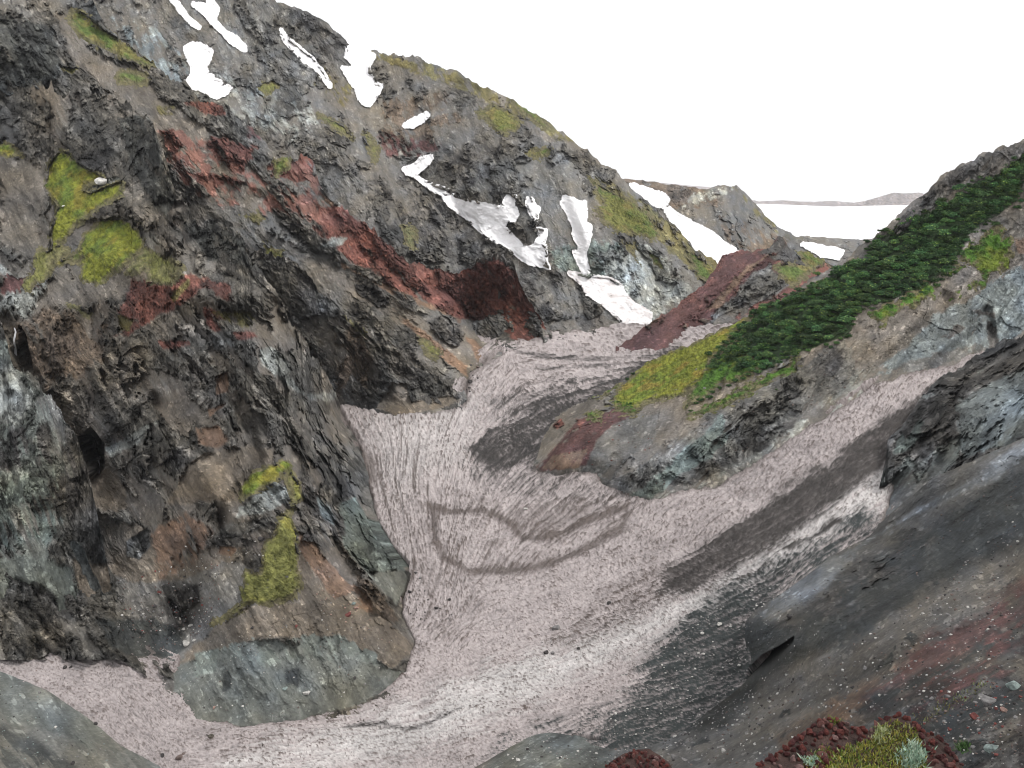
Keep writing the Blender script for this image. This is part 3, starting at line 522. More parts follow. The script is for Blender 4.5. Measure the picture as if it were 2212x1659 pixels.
L1 = layer('left_spur', PP(-50,165, 0,172, 60,180, 100,190, 200,200, 300,238, 330,258, 350,320, 380,425, 420,475, 520,508, 545,560, 590,620, 640,700, 700,800, 722,850, 760,900, 820,980, 880,1090, 930,1180, 960,1280, 975,1380, 985,1440),
    PP(-50,1425, 260,1425, 300,1450, 370,1500, 430,1590, 520,1620, 650,1616, 800,1565, 870,1515, 985,1480),
    [(a, b, GY(a, b) * k) for a, b, k in ((780,900,1.06), (850,1020,1.07), (860,1110,1.05), (930,1240,1.06), (960,1390,1.07), (940,1470,1.07), (810,1210,0.97), (830,1330,0.955), (820,1400,0.95))] + gp(882,1240, 862,1325, 893,1392, 872,1450, 800,1505, 650,1557, 520,1567, 430,1532, 385,1470, 400,1410, 792,1040, 850,1190, 735,885, 300,1430) +
    [(560,1310,200), (640,1180,214), (640,1030,238), (600,800,275), (520,510,330), (370,430,355), (330,265,400), (300,250,412), (200,205,424), (100,190,430), (0,175,436), (300,1380,213), (240,1080,246), (190,1000,264), (60,830,302), (20,690,330), (0,500,375), (0,300,412),
     (450,1000,238), (400,850,264), (300,700,300), (200,550,340), (200,350,390), (720,1090,262), (690,880,320), (450,1250,213), (740,1250,226), (500,1450,192), (700,1400,198)], 'grey', L1Z,
    [(PP(20,690, 35,760, 60,830, 120,900, 190,990, 215,1050), 46, -9), (PP(185,960, 200,1030), 26, -14), (PP(40,760, 60,810), 20, -9), (PP(330,900, 420,1000, 520,1120), 40, 4), (PP(600,800, 660,950, 680,1060), 30, 4), (PP(250,560, 420,640, 560,640), 50, 5), (PP(380,1280, 420,1330), 40, -4), (PP(270,440, 330,470, 400,600, 470,650), 40, 5),
     (PP(700,1000, 770,1120, 870,1300), 20, -2.5), (PP(150,1000, 260,950, 340,870), 30, -5), (PP(520,860, 560,1000, 470,1130), 26, -4), (PP(50,60, 110,120), 50, 8)], rough=0.8, dark=0.92, seed=4, jag=30, big=0.9, mixs=('brown', 'scree', 'crag'), fan=(0.5, 0.86), pits=((Z(4, 490,1260, 560,1190, 640,1290, 640,1430, 600,1500, 520,1500, 545,1400), 4, (-3, 13, -2)), (Z(4, 120,560, 150,600, 190,760, 200,850, 150,830, 125,700), 3, (-3, 10, 0)), (PP(795,1105, 812,1116, 850,1176, 884,1216, 882,1228, 866,1220, 832,1184, 800,1132), 2, (4, 6, -3))), contact=(PP(722,865, 772,952, 792,1040, 812,1130, 850,1190, 882,1240, 862,1325, 893,1392, 872,1450, 800,1505, 650,1557, 520,1567, 430,1532, 385,1470, 400,1410, 300,1400),))

L2 = layer('middle_spur', PP(440,470, 480,480, 545,545, 600,560, 640,572, 700,640, 760,690, 830,735, 900,790, 970,828, 1003,850, 1012,868), PP(440,900, 720,905, 850,925, 960,905, 1015,885),
    gp(720,868, 850,896, 960,880, 1003,862) + [(545,545,408), (640,572,404), (700,640,402), (830,735,400), (900,790,400), (800,810,388), (720,750,392), (600,800,405), (480,480,420)], 'grey',
    [('brown', PP(720,760, 760,690, 800,760, 780,880, 725,860), 12, 16, 0.8), ('dark', PP(640,580, 740,640, 750,680, 680,690, 640,650), 12, 14, 0.8), ('dark', PP(760,800, 800,860, 840,890, 770,890, 730,860), 10, 12, 0.8), ('scree_tan', Z(6, 380,940, 480,780, 560,800, 600,900, 900,850, 900,900, 700,970, 500,990), 5, 8),
     ('dark', Z(6, 640,880, 800,800, 920,860, 880,900, 700,920), 8, 8, 0.5), ('grey', Z(6, 0,150, 150,150, 190,280, 100,340, 0,330), 6, 8), ('scree', PP(640,690, 700,680, 760,760, 720,800), 10, 10, 0.8), ('pale', Z(6, 0,700, 80,760, 130,880, 60,900), 5, 6), ('grass:pale', Z(6, 180,370, 230,400, 360,530, 300,500), 2, 4)],
    [(PP(760,690, 780,800, 840,890), 30, -4), (PP(830,740, 860,850), 24, 3)], rough=0.9, seed=5, jag=24, big=0.85, mixs=('brown', 'scree', 'crag'), fan=(0.6, 0.8), contact=(PP(720,868, 850,896, 960,880, 1003,862),))

L3 = layer('left_hillside', PP(-50,-60, 60,-60, 130,-25, 200,15, 240,62, 330,138, 400,186, 440,214, 480,222, 560,290, 596,345, 610,338, 640,345, 660,335, 680,360, 690,395, 720,440, 800,488, 880,560, 990,585, 1040,566, 1075,556, 1110,578, 1130,625, 1160,672, 1188,724),
    PP(-50,700, 400,900, 720,900, 1000,830, 1050,800, 1090,790, 1195,745),
    gp(1188,724, 1140,728, 1080,762, 1010,800, 1045,716) + [(-50,-60,520), (130,-25,512), (330,138,500), (480,222,500), (690,395,500), (880,560,496), (1075,556,498), (990,585,500), (850,650,455), (700,500,466), (560,400,466), (400,330,444), (250,250,440), (100,200,440), (0,100,445), (600,750,440), (300,600,440), (930,760,430)], 'grey',
    [('black', PP(-50,20, 60,40, 120,60, 128,160, 90,200, -50,210), 8, 12, 0.9), ('scree', PP(120,30, 150,20, 190,100, 240,130, 330,180, 360,260, 240,200, 140,120), 10, 12), ('black', PP(190,-20, 230,10, 245,60, 200,40), 8, 8),
     ('scree', PP(230,200, 330,200, 420,250, 500,300, 600,420, 560,480, 460,420, 380,350, 300,270), 16, 22), ('scree', PP(500,480, 700,560, 900,680, 1060,720, 1090,765, 1010,805, 900,720, 760,640, 640,560), 14, 18), ('red', Z(1, 1150,640, 1270,620, 1390,650, 1400,720, 1280,710), 5, 6),
     ('red', Z(1, 1000,810, 1080,790, 1150,900, 1100,960, 1180,1060, 1280,1070, 1540,1120, 1540,1150, 1400,1150, 1300,1180, 1240,1150, 1140,1080, 1040,940), 6, 10, 0.8), ('red', Z(1, 1280,900, 1390,830, 1420,880, 1580,920, 1580,980, 1500,1070, 1400,1030, 1320,960), 8, 16, 0.6),
     ('maroon', Z(1, 1480,790, 1620,760, 1720,800, 1640,860, 1540,850), 6, 12, 0.6), ('red', Z(1, 1740,1100, 1770,1040, 1830,950, 1900,950, 1950,1010, 1940,1120, 1860,1140), 4, 5), ('rust', Z(1, 1870,1120, 1950,1140, 2130,1310, 2250,1420, 2212,1460, 2100,1340, 1960,1200), 5, 9),
     ('red', PP(700,440, 760,450, 830,500, 900,560, 1000,575, 1075,550, 1140,620, 1200,730, 1130,735, 1040,700, 960,680, 880,640, 800,590, 740,550, 690,500, 670,440), 9, 16), ('rust', Z(6, 150,30, 400,170, 700,280, 900,400, 720,330, 500,240, 420,200, 160,60), 6, 10, 0.9), ('red_scree', PP(340,270, 420,290, 520,380, 640,350, 690,400, 720,460, 690,510, 600,450, 500,440, 400,400), 14, 24, 0.5),
     ('pale', Z(2, 100,1480, 200,1480, 120,1540, 20,1540), 4, 7, 0.8), ('rust', Z(6, 480,320, 560,380, 800,560, 940,680, 940,740, 860,680, 700,560, 560,440), 5, 8, 0.9), ('rust', Z(6, 930,500, 1000,520, 1100,640, 1000,660), 5, 6, 0.9), ('scree_grey', Z(6, 1000,460, 1060,480, 1200,630, 1120,640), 5, 6),
     ('dark', Z(6, 250,170, 380,170, 460,290, 380,310, 260,220), 6, 9, 0.9), ('dark', Z(6, 480,210, 600,240, 630,320, 540,320), 6, 9, 0.8), ('dark', Z(6, 680,400, 780,370, 920,480, 880,560, 760,500), 6, 9, 0.8), ('scree', Z(1, 850,680, 1000,660, 1180,720, 1280,800, 1000,800, 870,790), 8, 10),
     ('grass:far', Z(1, 420,110, 460,70, 520,90, 700,220, 830,310, 960,400, 900,410, 730,340, 560,270, 480,220), 3, 4), ('grass:far', Z(1, 720,480, 780,440, 900,470, 920,510, 850,530, 740,510), 3, 6), ('grass:far', Z(1, 1710,1010, 1810,940, 1790,1040, 1720,1090), 2, 3), ('grass:pale', Z(1, 1510,1340, 1600,1330, 1660,1370, 1580,1400), 3, 6), ('grass:pale', Z(1, 1640,1520, 1760,1560, 1800,1640, 1640,1600), 4, 9), ('grass:pale', Z(6, 640,500, 700,520, 770,610, 740,630, 690,590), 2, 5), ('olive', Z(1, 980,660, 1080,660, 1090,730, 1000,700), 5, 7, 0.7), ('grass:far', Z(1, 400,420, 470,430, 450,460), 2, 4)],
    [(PP(480,222, 600,340, 680,400, 800,500, 900,600), 36, 4), (PP(1075,556, 1050,640, 1060,720), 40, 5), (PP(840,600, 960,700, 1020,780), 24, 3), (PP(560,430, 700,560, 860,690, 980,800), 30, -5), (PP(150,20, 230,110, 330,190), 20, -3)], rough=0.62, seed=6, jag=22, big=0.75, mixs=('scree', 'scree_grey', 'crag'), fan=(0.62, 0.78), contact=(PP(1188,724, 1140,728, 1045,716, 1080,762, 1010,800),))

THICK_ = Z(3, 480,1600, 610,1560, 750,1480, 900,1430, 1050,1370, 1130,1330, 1170,1240, 1200,1200, 1350,1150, 1500,1090, 1650,1030, 1750,970, 1830,860, 1870,720, 1960,680, 2050,610, 2170,520, 2200,390, 2250,250, 2250,200, 1950,400, 1700,540, 1400,690, 1240,790, 1215,880, 1050,930, 990,985, 830,1070, 650,1130, 510,1220, 520,1270, 420,1330, 400,1370, 330,1420, 330,1470, 270,1510, 250,1590, 330,1590, 420,1560)
R1 = layer('right_slope', PP(1150,1002, 1160,990, 1168,960, 1200,902, 1260,868, 1330,836, 1400,783, 1450,757, 1530,725, 1620,686, 1720,622, 1800,577, 1850,540, 1950,460, 2000,420, 2030,385, 2080,348, 2150,325, 2212,300, 2270,275),
    PP(1150,1065, 1290,1080, 1320,1100, 1400,1130, 1540,1085, 1700,990, 1900,865, 2100,800, 2270,780),
    gp(1168,965, 1200,905, 1160,1012, 1290,1018, 1312,1045, 1400,1078, 1540,1043, 1700,947, 1900,824, 2060,779, 2140,755) + [(a, b, GY(a, b) * 1.06) for a, b in ((1160,1055), (1230,1060), (1300,1085), (1400,1125), (1540,1090))] + [(1230,960,GY(1230,985)*0.985), (1280,985,GY(1280,1005)*0.98), (1210,990,GY(1210,1010)*0.985)] + [(1320,840,385), (1450,757,392), (1620,686,375), (1800,577,368), (1950,460,370), (2080,348,370), (2230,295,368), (2212,600,348), (2212,450,358), (1900,650,332), (1700,850,306), (1500,900,320), (1400,955,312), (2212,720,336), (1560,800,345)], 'soil',
    [('lush', THICK_, 3, 4), ('pale', PP(1380,1075, 1440,1000, 1530,960, 1580,880, 1720,830, 1800,800, 1900,790, 1900,830, 1700,950, 1540,1045, 1420,1080), 14, 20, 0.5), ('grey', PP(1320,1035, 1400,985, 1500,930, 1560,860, 1700,790, 1820,740, 1860,800, 1700,930, 1540,1035, 1400,1080), 14, 22, 0.8),
     ('green', PP(1370,1070, 1440,1010, 1500,950, 1560,900, 1580,940, 1500,1010, 1410,1078), 10, 14, 0.9), ('blue', Z(3, 1250,1600, 1330,1480, 1460,1400, 1640,1200, 1850,1150, 2250,860, 2250,1300, 2100,1420, 2000,1430, 1700,1500, 1450,1560, 1300,1640), 10, 20, 0.9), ('grey', Z(3, 1330,1640, 1420,1540, 1560,1500, 1700,1460, 1950,1410, 2000,1440, 1600,1560), 8, 12, 0.7), ('scree', Z(3, 1240,1440, 1400,1330, 1650,1180, 1640,1260, 1480,1420, 1300,1560), 10, 12),
     ('soil', Z(3, 1160,1320, 1200,1180, 1500,1110, 1700,960, 1900,700, 2050,600, 2250,420, 2250,860, 1950,1020, 1700,1170, 1560,1290, 1350,1340, 1200,1340), 10, 16), ('scree', Z(3, 1950,680, 2250,520, 2250,820, 2000,900), 10, 14, 0.8), ('rust', Z(3, 2170,770, 2250,740, 2250,860, 2180,840), 6, 9, 0.7), ('dark', Z(3, 1900,1190, 2020,1200, 2030,1240, 1930,1230), 5, 8), ('dark', Z(3, 1980,1240, 2040,1300, 2060,1430, 1990,1430), 5, 8, 0.8), ('dark', Z(3, 1700,1360, 1800,1280, 1840,1300, 1740,1380), 4, 8, 0.8),
     ('dark', Z(3, 950,1460, 1070,1440, 1080,1560, 1000,1620, 900,1560), 10, 18, 0.55), ('dark', Z(9, 700,680, 800,640, 780,690, 730,710), 5, 7, 0.9), ('dark', Z(9, 450,770, 640,790, 560,840, 470,830), 6, 9, 0.7), ('scree', PP(1300,1030, 1340,985, 1420,950, 1440,960, 1380,1010, 1320,1040), 5, 6, 0.9),
     ('maroon', Z(6, 1370,1310, 1480,1180, 1560,1080, 1650,1000, 1900,930, 1950,1000, 1750,1130, 1680,1310, 1400,1330), 5, 8), ('rust', Z(6, 1400,1320, 1480,1230, 1680,1200, 1640,1320), 6, 6, 0.7), ('scree_grey', Z(6, 1680,1310, 1760,1140, 1900,1020, 2150,960, 2100,1170, 1850,1280), 6, 8), ('scree', Z(6, 1380,1200, 1450,1060, 1600,930, 1700,880, 1880,930, 1640,1000, 1540,1110), 6, 8), ('red', Z(6, 1480,1050, 1520,1010, 1540,1040, 1500,1070), 3, 4), ('red', Z(6, 1620,1010, 1680,1010, 1640,1080), 3, 4),
     ('dark', Z(3, 1230,800, 1400,690, 1540,540, 1600,450, 1740,350, 1780,310, 1900,250, 2250,100, 2250,210, 2000,380, 1700,530, 1400,680), 8, 18, 0.6), ('grey', Z(3, 1540,600, 1740,440, 2000,300, 2000,330, 1700,500), 6, 10, 0.8), ('scree_grey', Z(3, 700,1080, 900,930, 1230,740, 1230,860, 1050,920, 830,1060), 8, 12, 0.6), ('grey', Z(3, 620,1160, 720,1050, 800,1040, 700,1130), 6, 10),
     ('grass:lawn', PP(1620,684, 1583,721, 1555,749, 1531,791, 1524,826, 1480,850, 1400,872, 1370,888, 1325,878, 1330,846, 1400,785, 1450,760, 1530,728), 3, 5), ('grass:far', Z(3, 870,1070, 990,990, 1000,1010, 920,1070), 2, 3), ('grass:far', Z(3, 1110,915, 1200,880, 1180,900), 2, 3),
     ('grass:lush', PP(1515,800, 1560,760, 1600,740, 1640,800, 1560,830, 1480,880, 1500,840), 3, 6), ('grass:lush', Z(3, 1720,990, 1800,850, 1900,760, 2050,700, 2120,830, 2110,920, 1960,980, 1880,900, 1780,980), 3, 16), ('grass:lush', Z(3, 1680,1090, 1780,1060, 1740,1140, 1900,1010, 1960,1030), 2, 9), ('grass:lush', PP(1600,840, 1700,790, 1720,775, 1720,800, 1640,840, 1560,880, 1490,900), 3, 6), ('grass:lush', PP(1880,680, 1960,640, 2020,610, 2010,640, 1920,680, 1900,700), 3, 7), ('grass:lush', Z(6, 1860,880, 1980,900, 2000,980, 1900,960, 1830,910), 2, 6), ('grass:lush', Z(6, 1700,860, 1860,790, 1900,800, 1730,870), 2, 3), ('grass:lush', Z(6, 1700,990, 1780,970, 1760,1010), 2, 5)],
    [(Z(3, 1250,1640, 1450,1440, 1640,1240, 1720,1120), 26, -4), (Z(3, 1980,1200, 2020,1420), 18, -5), (PP(1500,960, 1580,890, 1640,860), 24, 3), (PP(1620,960, 1680,880, 1720,830), 20, -3), (Z(3, 1540,1560, 1800,1350, 2000,1230), 22, 3), (PP(1430,1000, 1520,950), 22, 3), (Z(9, 450,800, 700,560, 900,440), 30, -2)], rough=0.45, ribamp=0.5, seed=7, jag=12, big=0.75, crest=22, mixs=('soil', 'scree_grey', 'grey'), fan=(-0.6, 0.8), contact=(PP(1168,960, 1160,1010, 1290,1015, 1312,1042, 1400,1075, 1540,1040, 1700,944, 1900,821, 2060,777, 2140,753),))

R2 = layer('red_ridge', PP(1330,755, 1345,748, 1400,702, 1500,632, 1530,600, 1560,562, 1600,540, 1640,545, 1662,535, 1684,512, 1695,525, 1712,545, 1745,548, 1790,572, 1830,592, 1860,610), PP(1330,775, 1460,790, 1860,700),
    gp(1342,751, 1400,757, 1450,757) + [(1500,632,505), (1560,562,530), (1600,540,545), (1690,520,560), (1800,578,548), (1500,690,488), (1600,650,505), (1700,600,520), (1860,650,500)], 'red',
    [('maroon', PP(1330,755, 1500,630, 1560,560, 1640,545, 1745,600, 1640,600, 1500,720, 1460,770), 12, 20, 0.75), ('dark', PP(1640,545, 1690,508, 1712,545, 1745,572, 1700,570), 6, 9, 0.8), ('grey', Z(3, 330,1180, 500,990, 640,920, 750,1030, 640,1100, 480,1200, 250,1330, 0,1440, 0,1430, 200,1290), 6, 12), ('scree', Z(3, 0,1420, 250,1280, 500,1150, 500,1240, 200,1330, 0,1460), 6, 8, 0.8), ('rust', Z(3, 230,1190, 400,1010, 500,920, 620,850, 480,960, 330,1160), 4, 8, 0.9), ('dark', Z(3, 640,760, 760,790, 880,910, 640,870), 5, 7, 0.8),
     ('grass:far', Z(3, 650,920, 700,910, 860,920, 790,820, 850,830, 1000,860, 900,940, 780,1030, 740,1030), 3, 4), ('rust', Z(3, 690,950, 760,970, 770,1020, 720,1000), 3, 5, 0.9)],
    [(PP(1660,535, 1560,600, 1480,690), 30, 3), (PP(1600,640, 1690,600), 24, 3)], rough=0.6, seed=8, jag=14, big=0.7, mixs=('maroon', 'red', 'brown'), fan=(-0.75, 0.65), contact=(PP(1342,751, 1400,757, 1450,757),))

M1Z = [('grey', PP(-50,-60, 700,-60, 760,100, 600,260, 420,200, 330,100, 200,0), 40, 40, 0.55), ('blue', PP(240,40, 330,60, 400,130, 420,220, 360,190, 300,110), 14, 16, 0.5), ('pale', PP(400,180, 500,170, 600,210, 700,260, 640,300, 520,260), 20, 26, 0.45), ('dark', PP(620,0, 760,90, 760,150, 700,120, 640,60), 10, 20, 0.6), ('dark', PP(900,380, 1200,560, 1180,720, 900,540, 780,400, 860,400), 26, 40, 0.5), ('dark', PP(960,330, 1060,290, 1090,350, 1040,390, 960,380), 14, 20, 0.6), ('olive', PP(800,110, 980,150, 1100,215, 1250,310, 1200,300, 1090,235, 960,180, 820,130), 8, 10, 0.6),
    ('brown', PP(830,220, 960,200, 1000,260, 880,320, 830,290), 16, 20, 0.6), ('maroon', PP(820,290, 960,310, 900,340, 840,330), 8, 10, 0.5), ('green', Z(2, 1460,1560, 1560,1520, 1900,1510, 2000,1659, 1700,1750, 1500,1659), 12, 16, 0.8), ('pale', PP(1290,550, 1400,530, 1480,600, 1500,640, 1400,690, 1320,620), 12, 18, 0.8), ('scree', PP(1180,700, 1300,680, 1350,705, 1300,720, 1180,725), 6, 8), ('scree', Z(6, 1400,420, 1480,400, 1480,480, 1420,490), 4, 5), ('olive', PP(1270,380, 1330,400, 1480,500, 1560,580, 1540,610, 1420,520, 1300,440), 10, 14, 0.6), ('olive', PP(700,150, 760,190, 740,230, 680,180), 8, 12, 0.4), ('scree', Z(2, 1180,700, 1300,740, 1480,870, 1460,880, 1290,780), 3, 5, 0.9), ('scree', Z(2, 700,720, 790,620, 780,560, 800,620, 760,680, 720,730), 2, 4, 0.9),
    ('grass:far', Z(2, 1020,700, 1100,670, 1190,690, 1280,780, 1240,820, 1130,820), 3, 6), ('grass:far', Z(2, 1300,950, 1430,925, 1460,935, 1410,985, 1330,980), 2, 4), ('grass:far', Z(2, 1700,1110, 1800,1180, 1950,1250, 2050,1320, 2110,1400, 2120,1510, 2000,1460, 1870,1440, 1790,1380, 1740,1310, 1800,1260), 3, 5), ('grass:far', Z(2, 1900,1510, 1980,1520, 2000,1600, 2030,1640, 1960,1600), 2, 5), ('grass:far', Z(2, 2060,1560, 2130,1600, 2160,1670, 2100,1650), 2, 4), ('grass:far', Z(2, 1200,620, 1260,640, 1350,700, 1440,780, 1420,790, 1270,690), 2, 3), ('grass:far', PP(1480,540, 1530,575, 1562,598, 1545,614, 1510,600), 2, 4), ('grass:pale', PP(790,290, 815,320, 810,345, 795,310), 2, 5), ('grass:pale', PP(870,490, 900,500, 895,540, 870,530), 3, 7), ('grass:far', PP(690,250, 740,275, 760,300, 720,275), 2, 4), ('grass:far', Z(1, 1600,540, 1700,500, 1740,540, 1660,600), 2, 6)]
SNOW1 = [
 ('white tapering snow patch just under the skyline notch of the big mountain', Z(2, 195,280, 300,325, 358,355, 320,420, 325,470, 350,500, 350,530, 405,545, 375,590, 345,640, 325,660, 290,645, 265,600, 255,560, 215,510, 185,460, 170,435, 225,440, 235,400, 190,360, 205,320)),
 ('short bright snow patch at the head of the gully, above the largest snow patch', Z(2, 545,1060, 620,1040, 660,1000, 720,982, 700,1020, 650,1060, 610,1095, 570,1085)),
 ('thin snow tongue linking the gully head to the largest snow patch', Z(2, 625,1110, 680,1145, 740,1165, 825,1195, 780,1210, 740,1190, 690,1160)),
 ('largest white snow patch, long and slanting down the gully of the big mountain', Z(2, 785,1215, 850,1225, 985,1265, 1090,1290, 1130,1300, 1180,1295, 1240,1310, 1250,1340, 1230,1370, 1185,1370, 1160,1420, 1190,1440, 1220,1470, 1260,1510, 1290,1550, 1330,1555, 1360,1540, 1425,1545, 1425,1640, 1445,1672, 1330,1640, 1280,1610, 1220,1560, 1110,1500, 1050,1460, 1000,1420, 960,1370, 890,1330, 830,1280)),
 ('small square snow patch just above the largest snow patch', Z(2, 1175,1265, 1200,1225, 1235,1230, 1225,1285, 1195,1290)),
 ('narrow upright snow patch between the largest and the funnel shaped ones', Z(2, 1320,1250, 1340,1245, 1355,1290, 1380,1305, 1370,1370, 1345,1340, 1320,1290)),
 ('small pointed snow patch right at the lower right corner of the largest one', Z(2, 1390,1435, 1425,1445, 1425,1475, 1400,1540, 1380,1520, 1400,1480)),
 ('funnel shaped snow patch narrowing downhill above the dirty snow apron', Z(2, 1530,1270, 1545,1240, 1600,1255, 1640,1275, 1665,1270, 1670,1330, 1665,1400, 1700,1420, 1690,1490, 1665,1590, 1680,1650, 1690,1690, 1675,1720, 1650,1670, 1605,1575, 1640,1580, 1640,1540, 1605,1470, 1610,1420, 1570,1340)),
 ('greyish snow apron spreading down to the far end of the valley snow', Z(6, 1575,110, 1640,120, 1700,135, 1830,145, 1880,180, 1910,240, 1980,310, 2070,360, 2065,420, 2000,470, 1960,465, 1900,400, 1800,310, 1690,240, 1660,180)),
 ('pinkish snow patch with ragged lower fingers above the upper left cliffs', Z(1, 1155,310, 1190,285, 1240,285, 1310,320, 1300,370, 1270,420, 1280,450, 1260,500, 1310,480, 1330,510, 1370,520, 1330,560, 1390,565, 1430,545, 1400,590, 1350,610, 1300,590, 1240,555, 1180,550, 1165,520, 1200,470, 1200,420, 1170,370)),
 ('forked snow streak running down from the top edge of the picture', Z(1, 1205,35, 1290,45, 1300,-5, 1350,60, 1340,110, 1330,140, 1400,210, 1470,250, 1520,300, 1520,318, 1440,265, 1390,210, 1320,145, 1270,85)),
 ('thin broken snow sliver left of the forked snow streak', Z(1, 1070,5, 1110,35, 1140,75, 1165,115, 1235,175, 1200,155, 1150,110, 1110,55)),
 ('long thin snow streak slanting down below the steep skyline', Z(1, 1750,195, 1790,255, 1870,310, 1940,370, 1965,410, 2000,450, 2050,540, 1970,440, 1900,390, 1830,315, 1780,265)),
 ('small thin snow sliver on the brown slope right of the gully head', Z(2, 555,790, 620,750, 690,715, 700,725, 650,765, 600,790)),
]
M1Z += [('snow:%d' % i, p, 2, 1.8) for i, (_, p) in enumerate(SNOW1)]
M1 = layer('mountain', PP(-50,-70, 560,-40, 590,-2, 640,18, 700,42, 728,70, 755,98, 800,113, 850,116, 900,126, 985,155, 1020,175, 1085,205, 1180,260, 1265,325, 1300,350, 1330,370, 1345,388, 1400,440, 1450,480, 1500,535, 1570,582, 1600,606, 1640,640),
    PP(-50,500, 400,600, 900,740, 1180,745, 1420,740, 1640,720),
    [(1230,600,548), (1160,560,556), (1300,500,586), (1340,400,650), (1265,325,682), (1450,490,640), (1570,585,622), (1500,640,566), (1420,690,526), (1392,706,514), (1290,712,508), (1200,710,502), (1000,165,765), (800,113,800), (590,0,825), (870,370,665), (880,385,650), (1000,470,614), (1100,545,578), (960,490,585), (800,390,610), (700,300,640), (1040,430,606), (940,300,690), (800,235,735), (780,150,790), (600,200,735), (400,50,760), (450,150,725), (200,0,760), (700,420,600), (500,250,660), (-50,-60,780), (-50,400,640)],
    'grey', M1Z, [(PP(780,170, 800,240, 840,310, 880,385, 1000,470, 1100,550, 1180,600), 50, -3), (PP(1060,230, 1000,300, 1000,380, 960,440), 50, 7), (PP(1180,290, 1240,420, 1280,520), 50, 6), (PP(1350,420, 1420,520, 1480,620), 40, 6), (PP(640,90, 720,220, 830,340), 50, -2), (PP(400,30, 520,160, 640,330), 50, 7), (PP(1210,430, 1250,530, 1240,600), 24, -5), (PP(700,60, 740,160, 800,240), 50, 6)], rough=0.55, seed=9, jag=11, big=0.8, crest=16, mixs=('scree', 'scree_grey', 'crag'), fan=(0.4, 0.9), back=(220, 0.7))

S2 = [('long white snow strip in the gully beside the dome shaped hill', Z(10, 325,258, 360,280, 430,330, 520,380, 620,430, 690,490, 840,578, 800,615, 740,665, 690,630, 600,580, 520,520, 440,460, 400,400, 370,340)), ('short snow strip behind the rocky shoulder, left of the dome shaped hill', Z(10, 120,128, 200,150, 270,172, 320,190, 345,215, 330,248, 290,250, 230,230, 160,180)), ('small snow patch under the dark bank below the distant snowfield', Z(10, 1185,495, 1240,500, 1340,525, 1360,520, 1425,540, 1400,575, 1300,560, 1230,520))]
layer('rounded_hill', PP(1330,378, 1345,385, 1420,395, 1450,400, 1500,407, 1530,409, 1550,402, 1590,402, 1620,425, 1650,460, 1680,490, 1720,510, 1760,512, 1820,516, 1850,518, 1880,514, 2010,516), PP(1330,700, 2010,640),
    [(1345,385,1010), (1420,395,1010), (1570,403,960), (1650,460,960), (1720,510,950), (1850,518,1000), (1990,518,1000), (1600,570,810), (1450,470,860), (1500,640,740), (1750,560,830), (1850,560,880), (1990,600,840)], 'grey',
    [('brown', PP(1330,380, 1520,405, 1560,440, 1450,450, 1390,420), 10, 14, 0.8), ('pale', PP(1500,420, 1560,405, 1590,405, 1540,430, 1470,450), 5, 9, 0.6), ('olive', PP(1580,400, 1680,490, 1740,515, 1700,520, 1640,470), 5, 6, 0.4), ('brown', PP(1560,470, 1700,520, 1640,560, 1560,540), 12, 16, 0.5)] + [('snow:%d' % i, p, 2, 2) for i, (_, p) in enumerate(S2)],
    [(PP(1390,430, 1500,500, 1620,580), 30, -6)], rough=0.4, seed=10, jag=6, crest=10, big=0.7, step=2.0, back=(250, 0.6), mixs=('scree', 'scree_grey', 'grey'))
layer('distant_snowfield', PP(1560,447, 1640,440, 1800,446, 1900,444, 2100,440), PP(1560,540, 2100,540), [(1640,441,9000), (2000,441,9000), (1640,520,1500), (2000,520,1500), (1800,470,3600)], 'ash', [], rough=0.0, seed=11, jag=0.6, big=0.0, step=4, back=(300, 0.1), obj_name='snowfield')
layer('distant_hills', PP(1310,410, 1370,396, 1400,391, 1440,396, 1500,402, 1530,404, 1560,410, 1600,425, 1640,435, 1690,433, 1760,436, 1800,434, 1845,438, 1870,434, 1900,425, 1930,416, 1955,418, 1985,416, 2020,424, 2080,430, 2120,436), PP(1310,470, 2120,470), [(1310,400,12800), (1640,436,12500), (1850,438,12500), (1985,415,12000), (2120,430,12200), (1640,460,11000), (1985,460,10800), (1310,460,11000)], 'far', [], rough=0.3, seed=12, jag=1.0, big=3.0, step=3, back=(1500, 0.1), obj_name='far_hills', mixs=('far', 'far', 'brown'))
SF = bpy.data.objects['snowfield'].data
SF.materials[0] = M_SNOW
SF.attributes['tint'].data.foreach_set('color', np.tile(np.array([0.86, 0.86, 0.88, 1], f32), len(SF.vertices)))
# ground under everything, out to the horizon
gy = np.array([(-14000, -400, -60), (14000, -400, -60), (14000, 16000, -60), (-14000, 16000, -60)], f32)
tag(link('ground', new_mesh('ground', gy, np.array([[0, 1, 2, 3]]), M_TER, np.full((4, 3), 0.15), {'rough': np.zeros(4)})), None, None, None, 'structure')

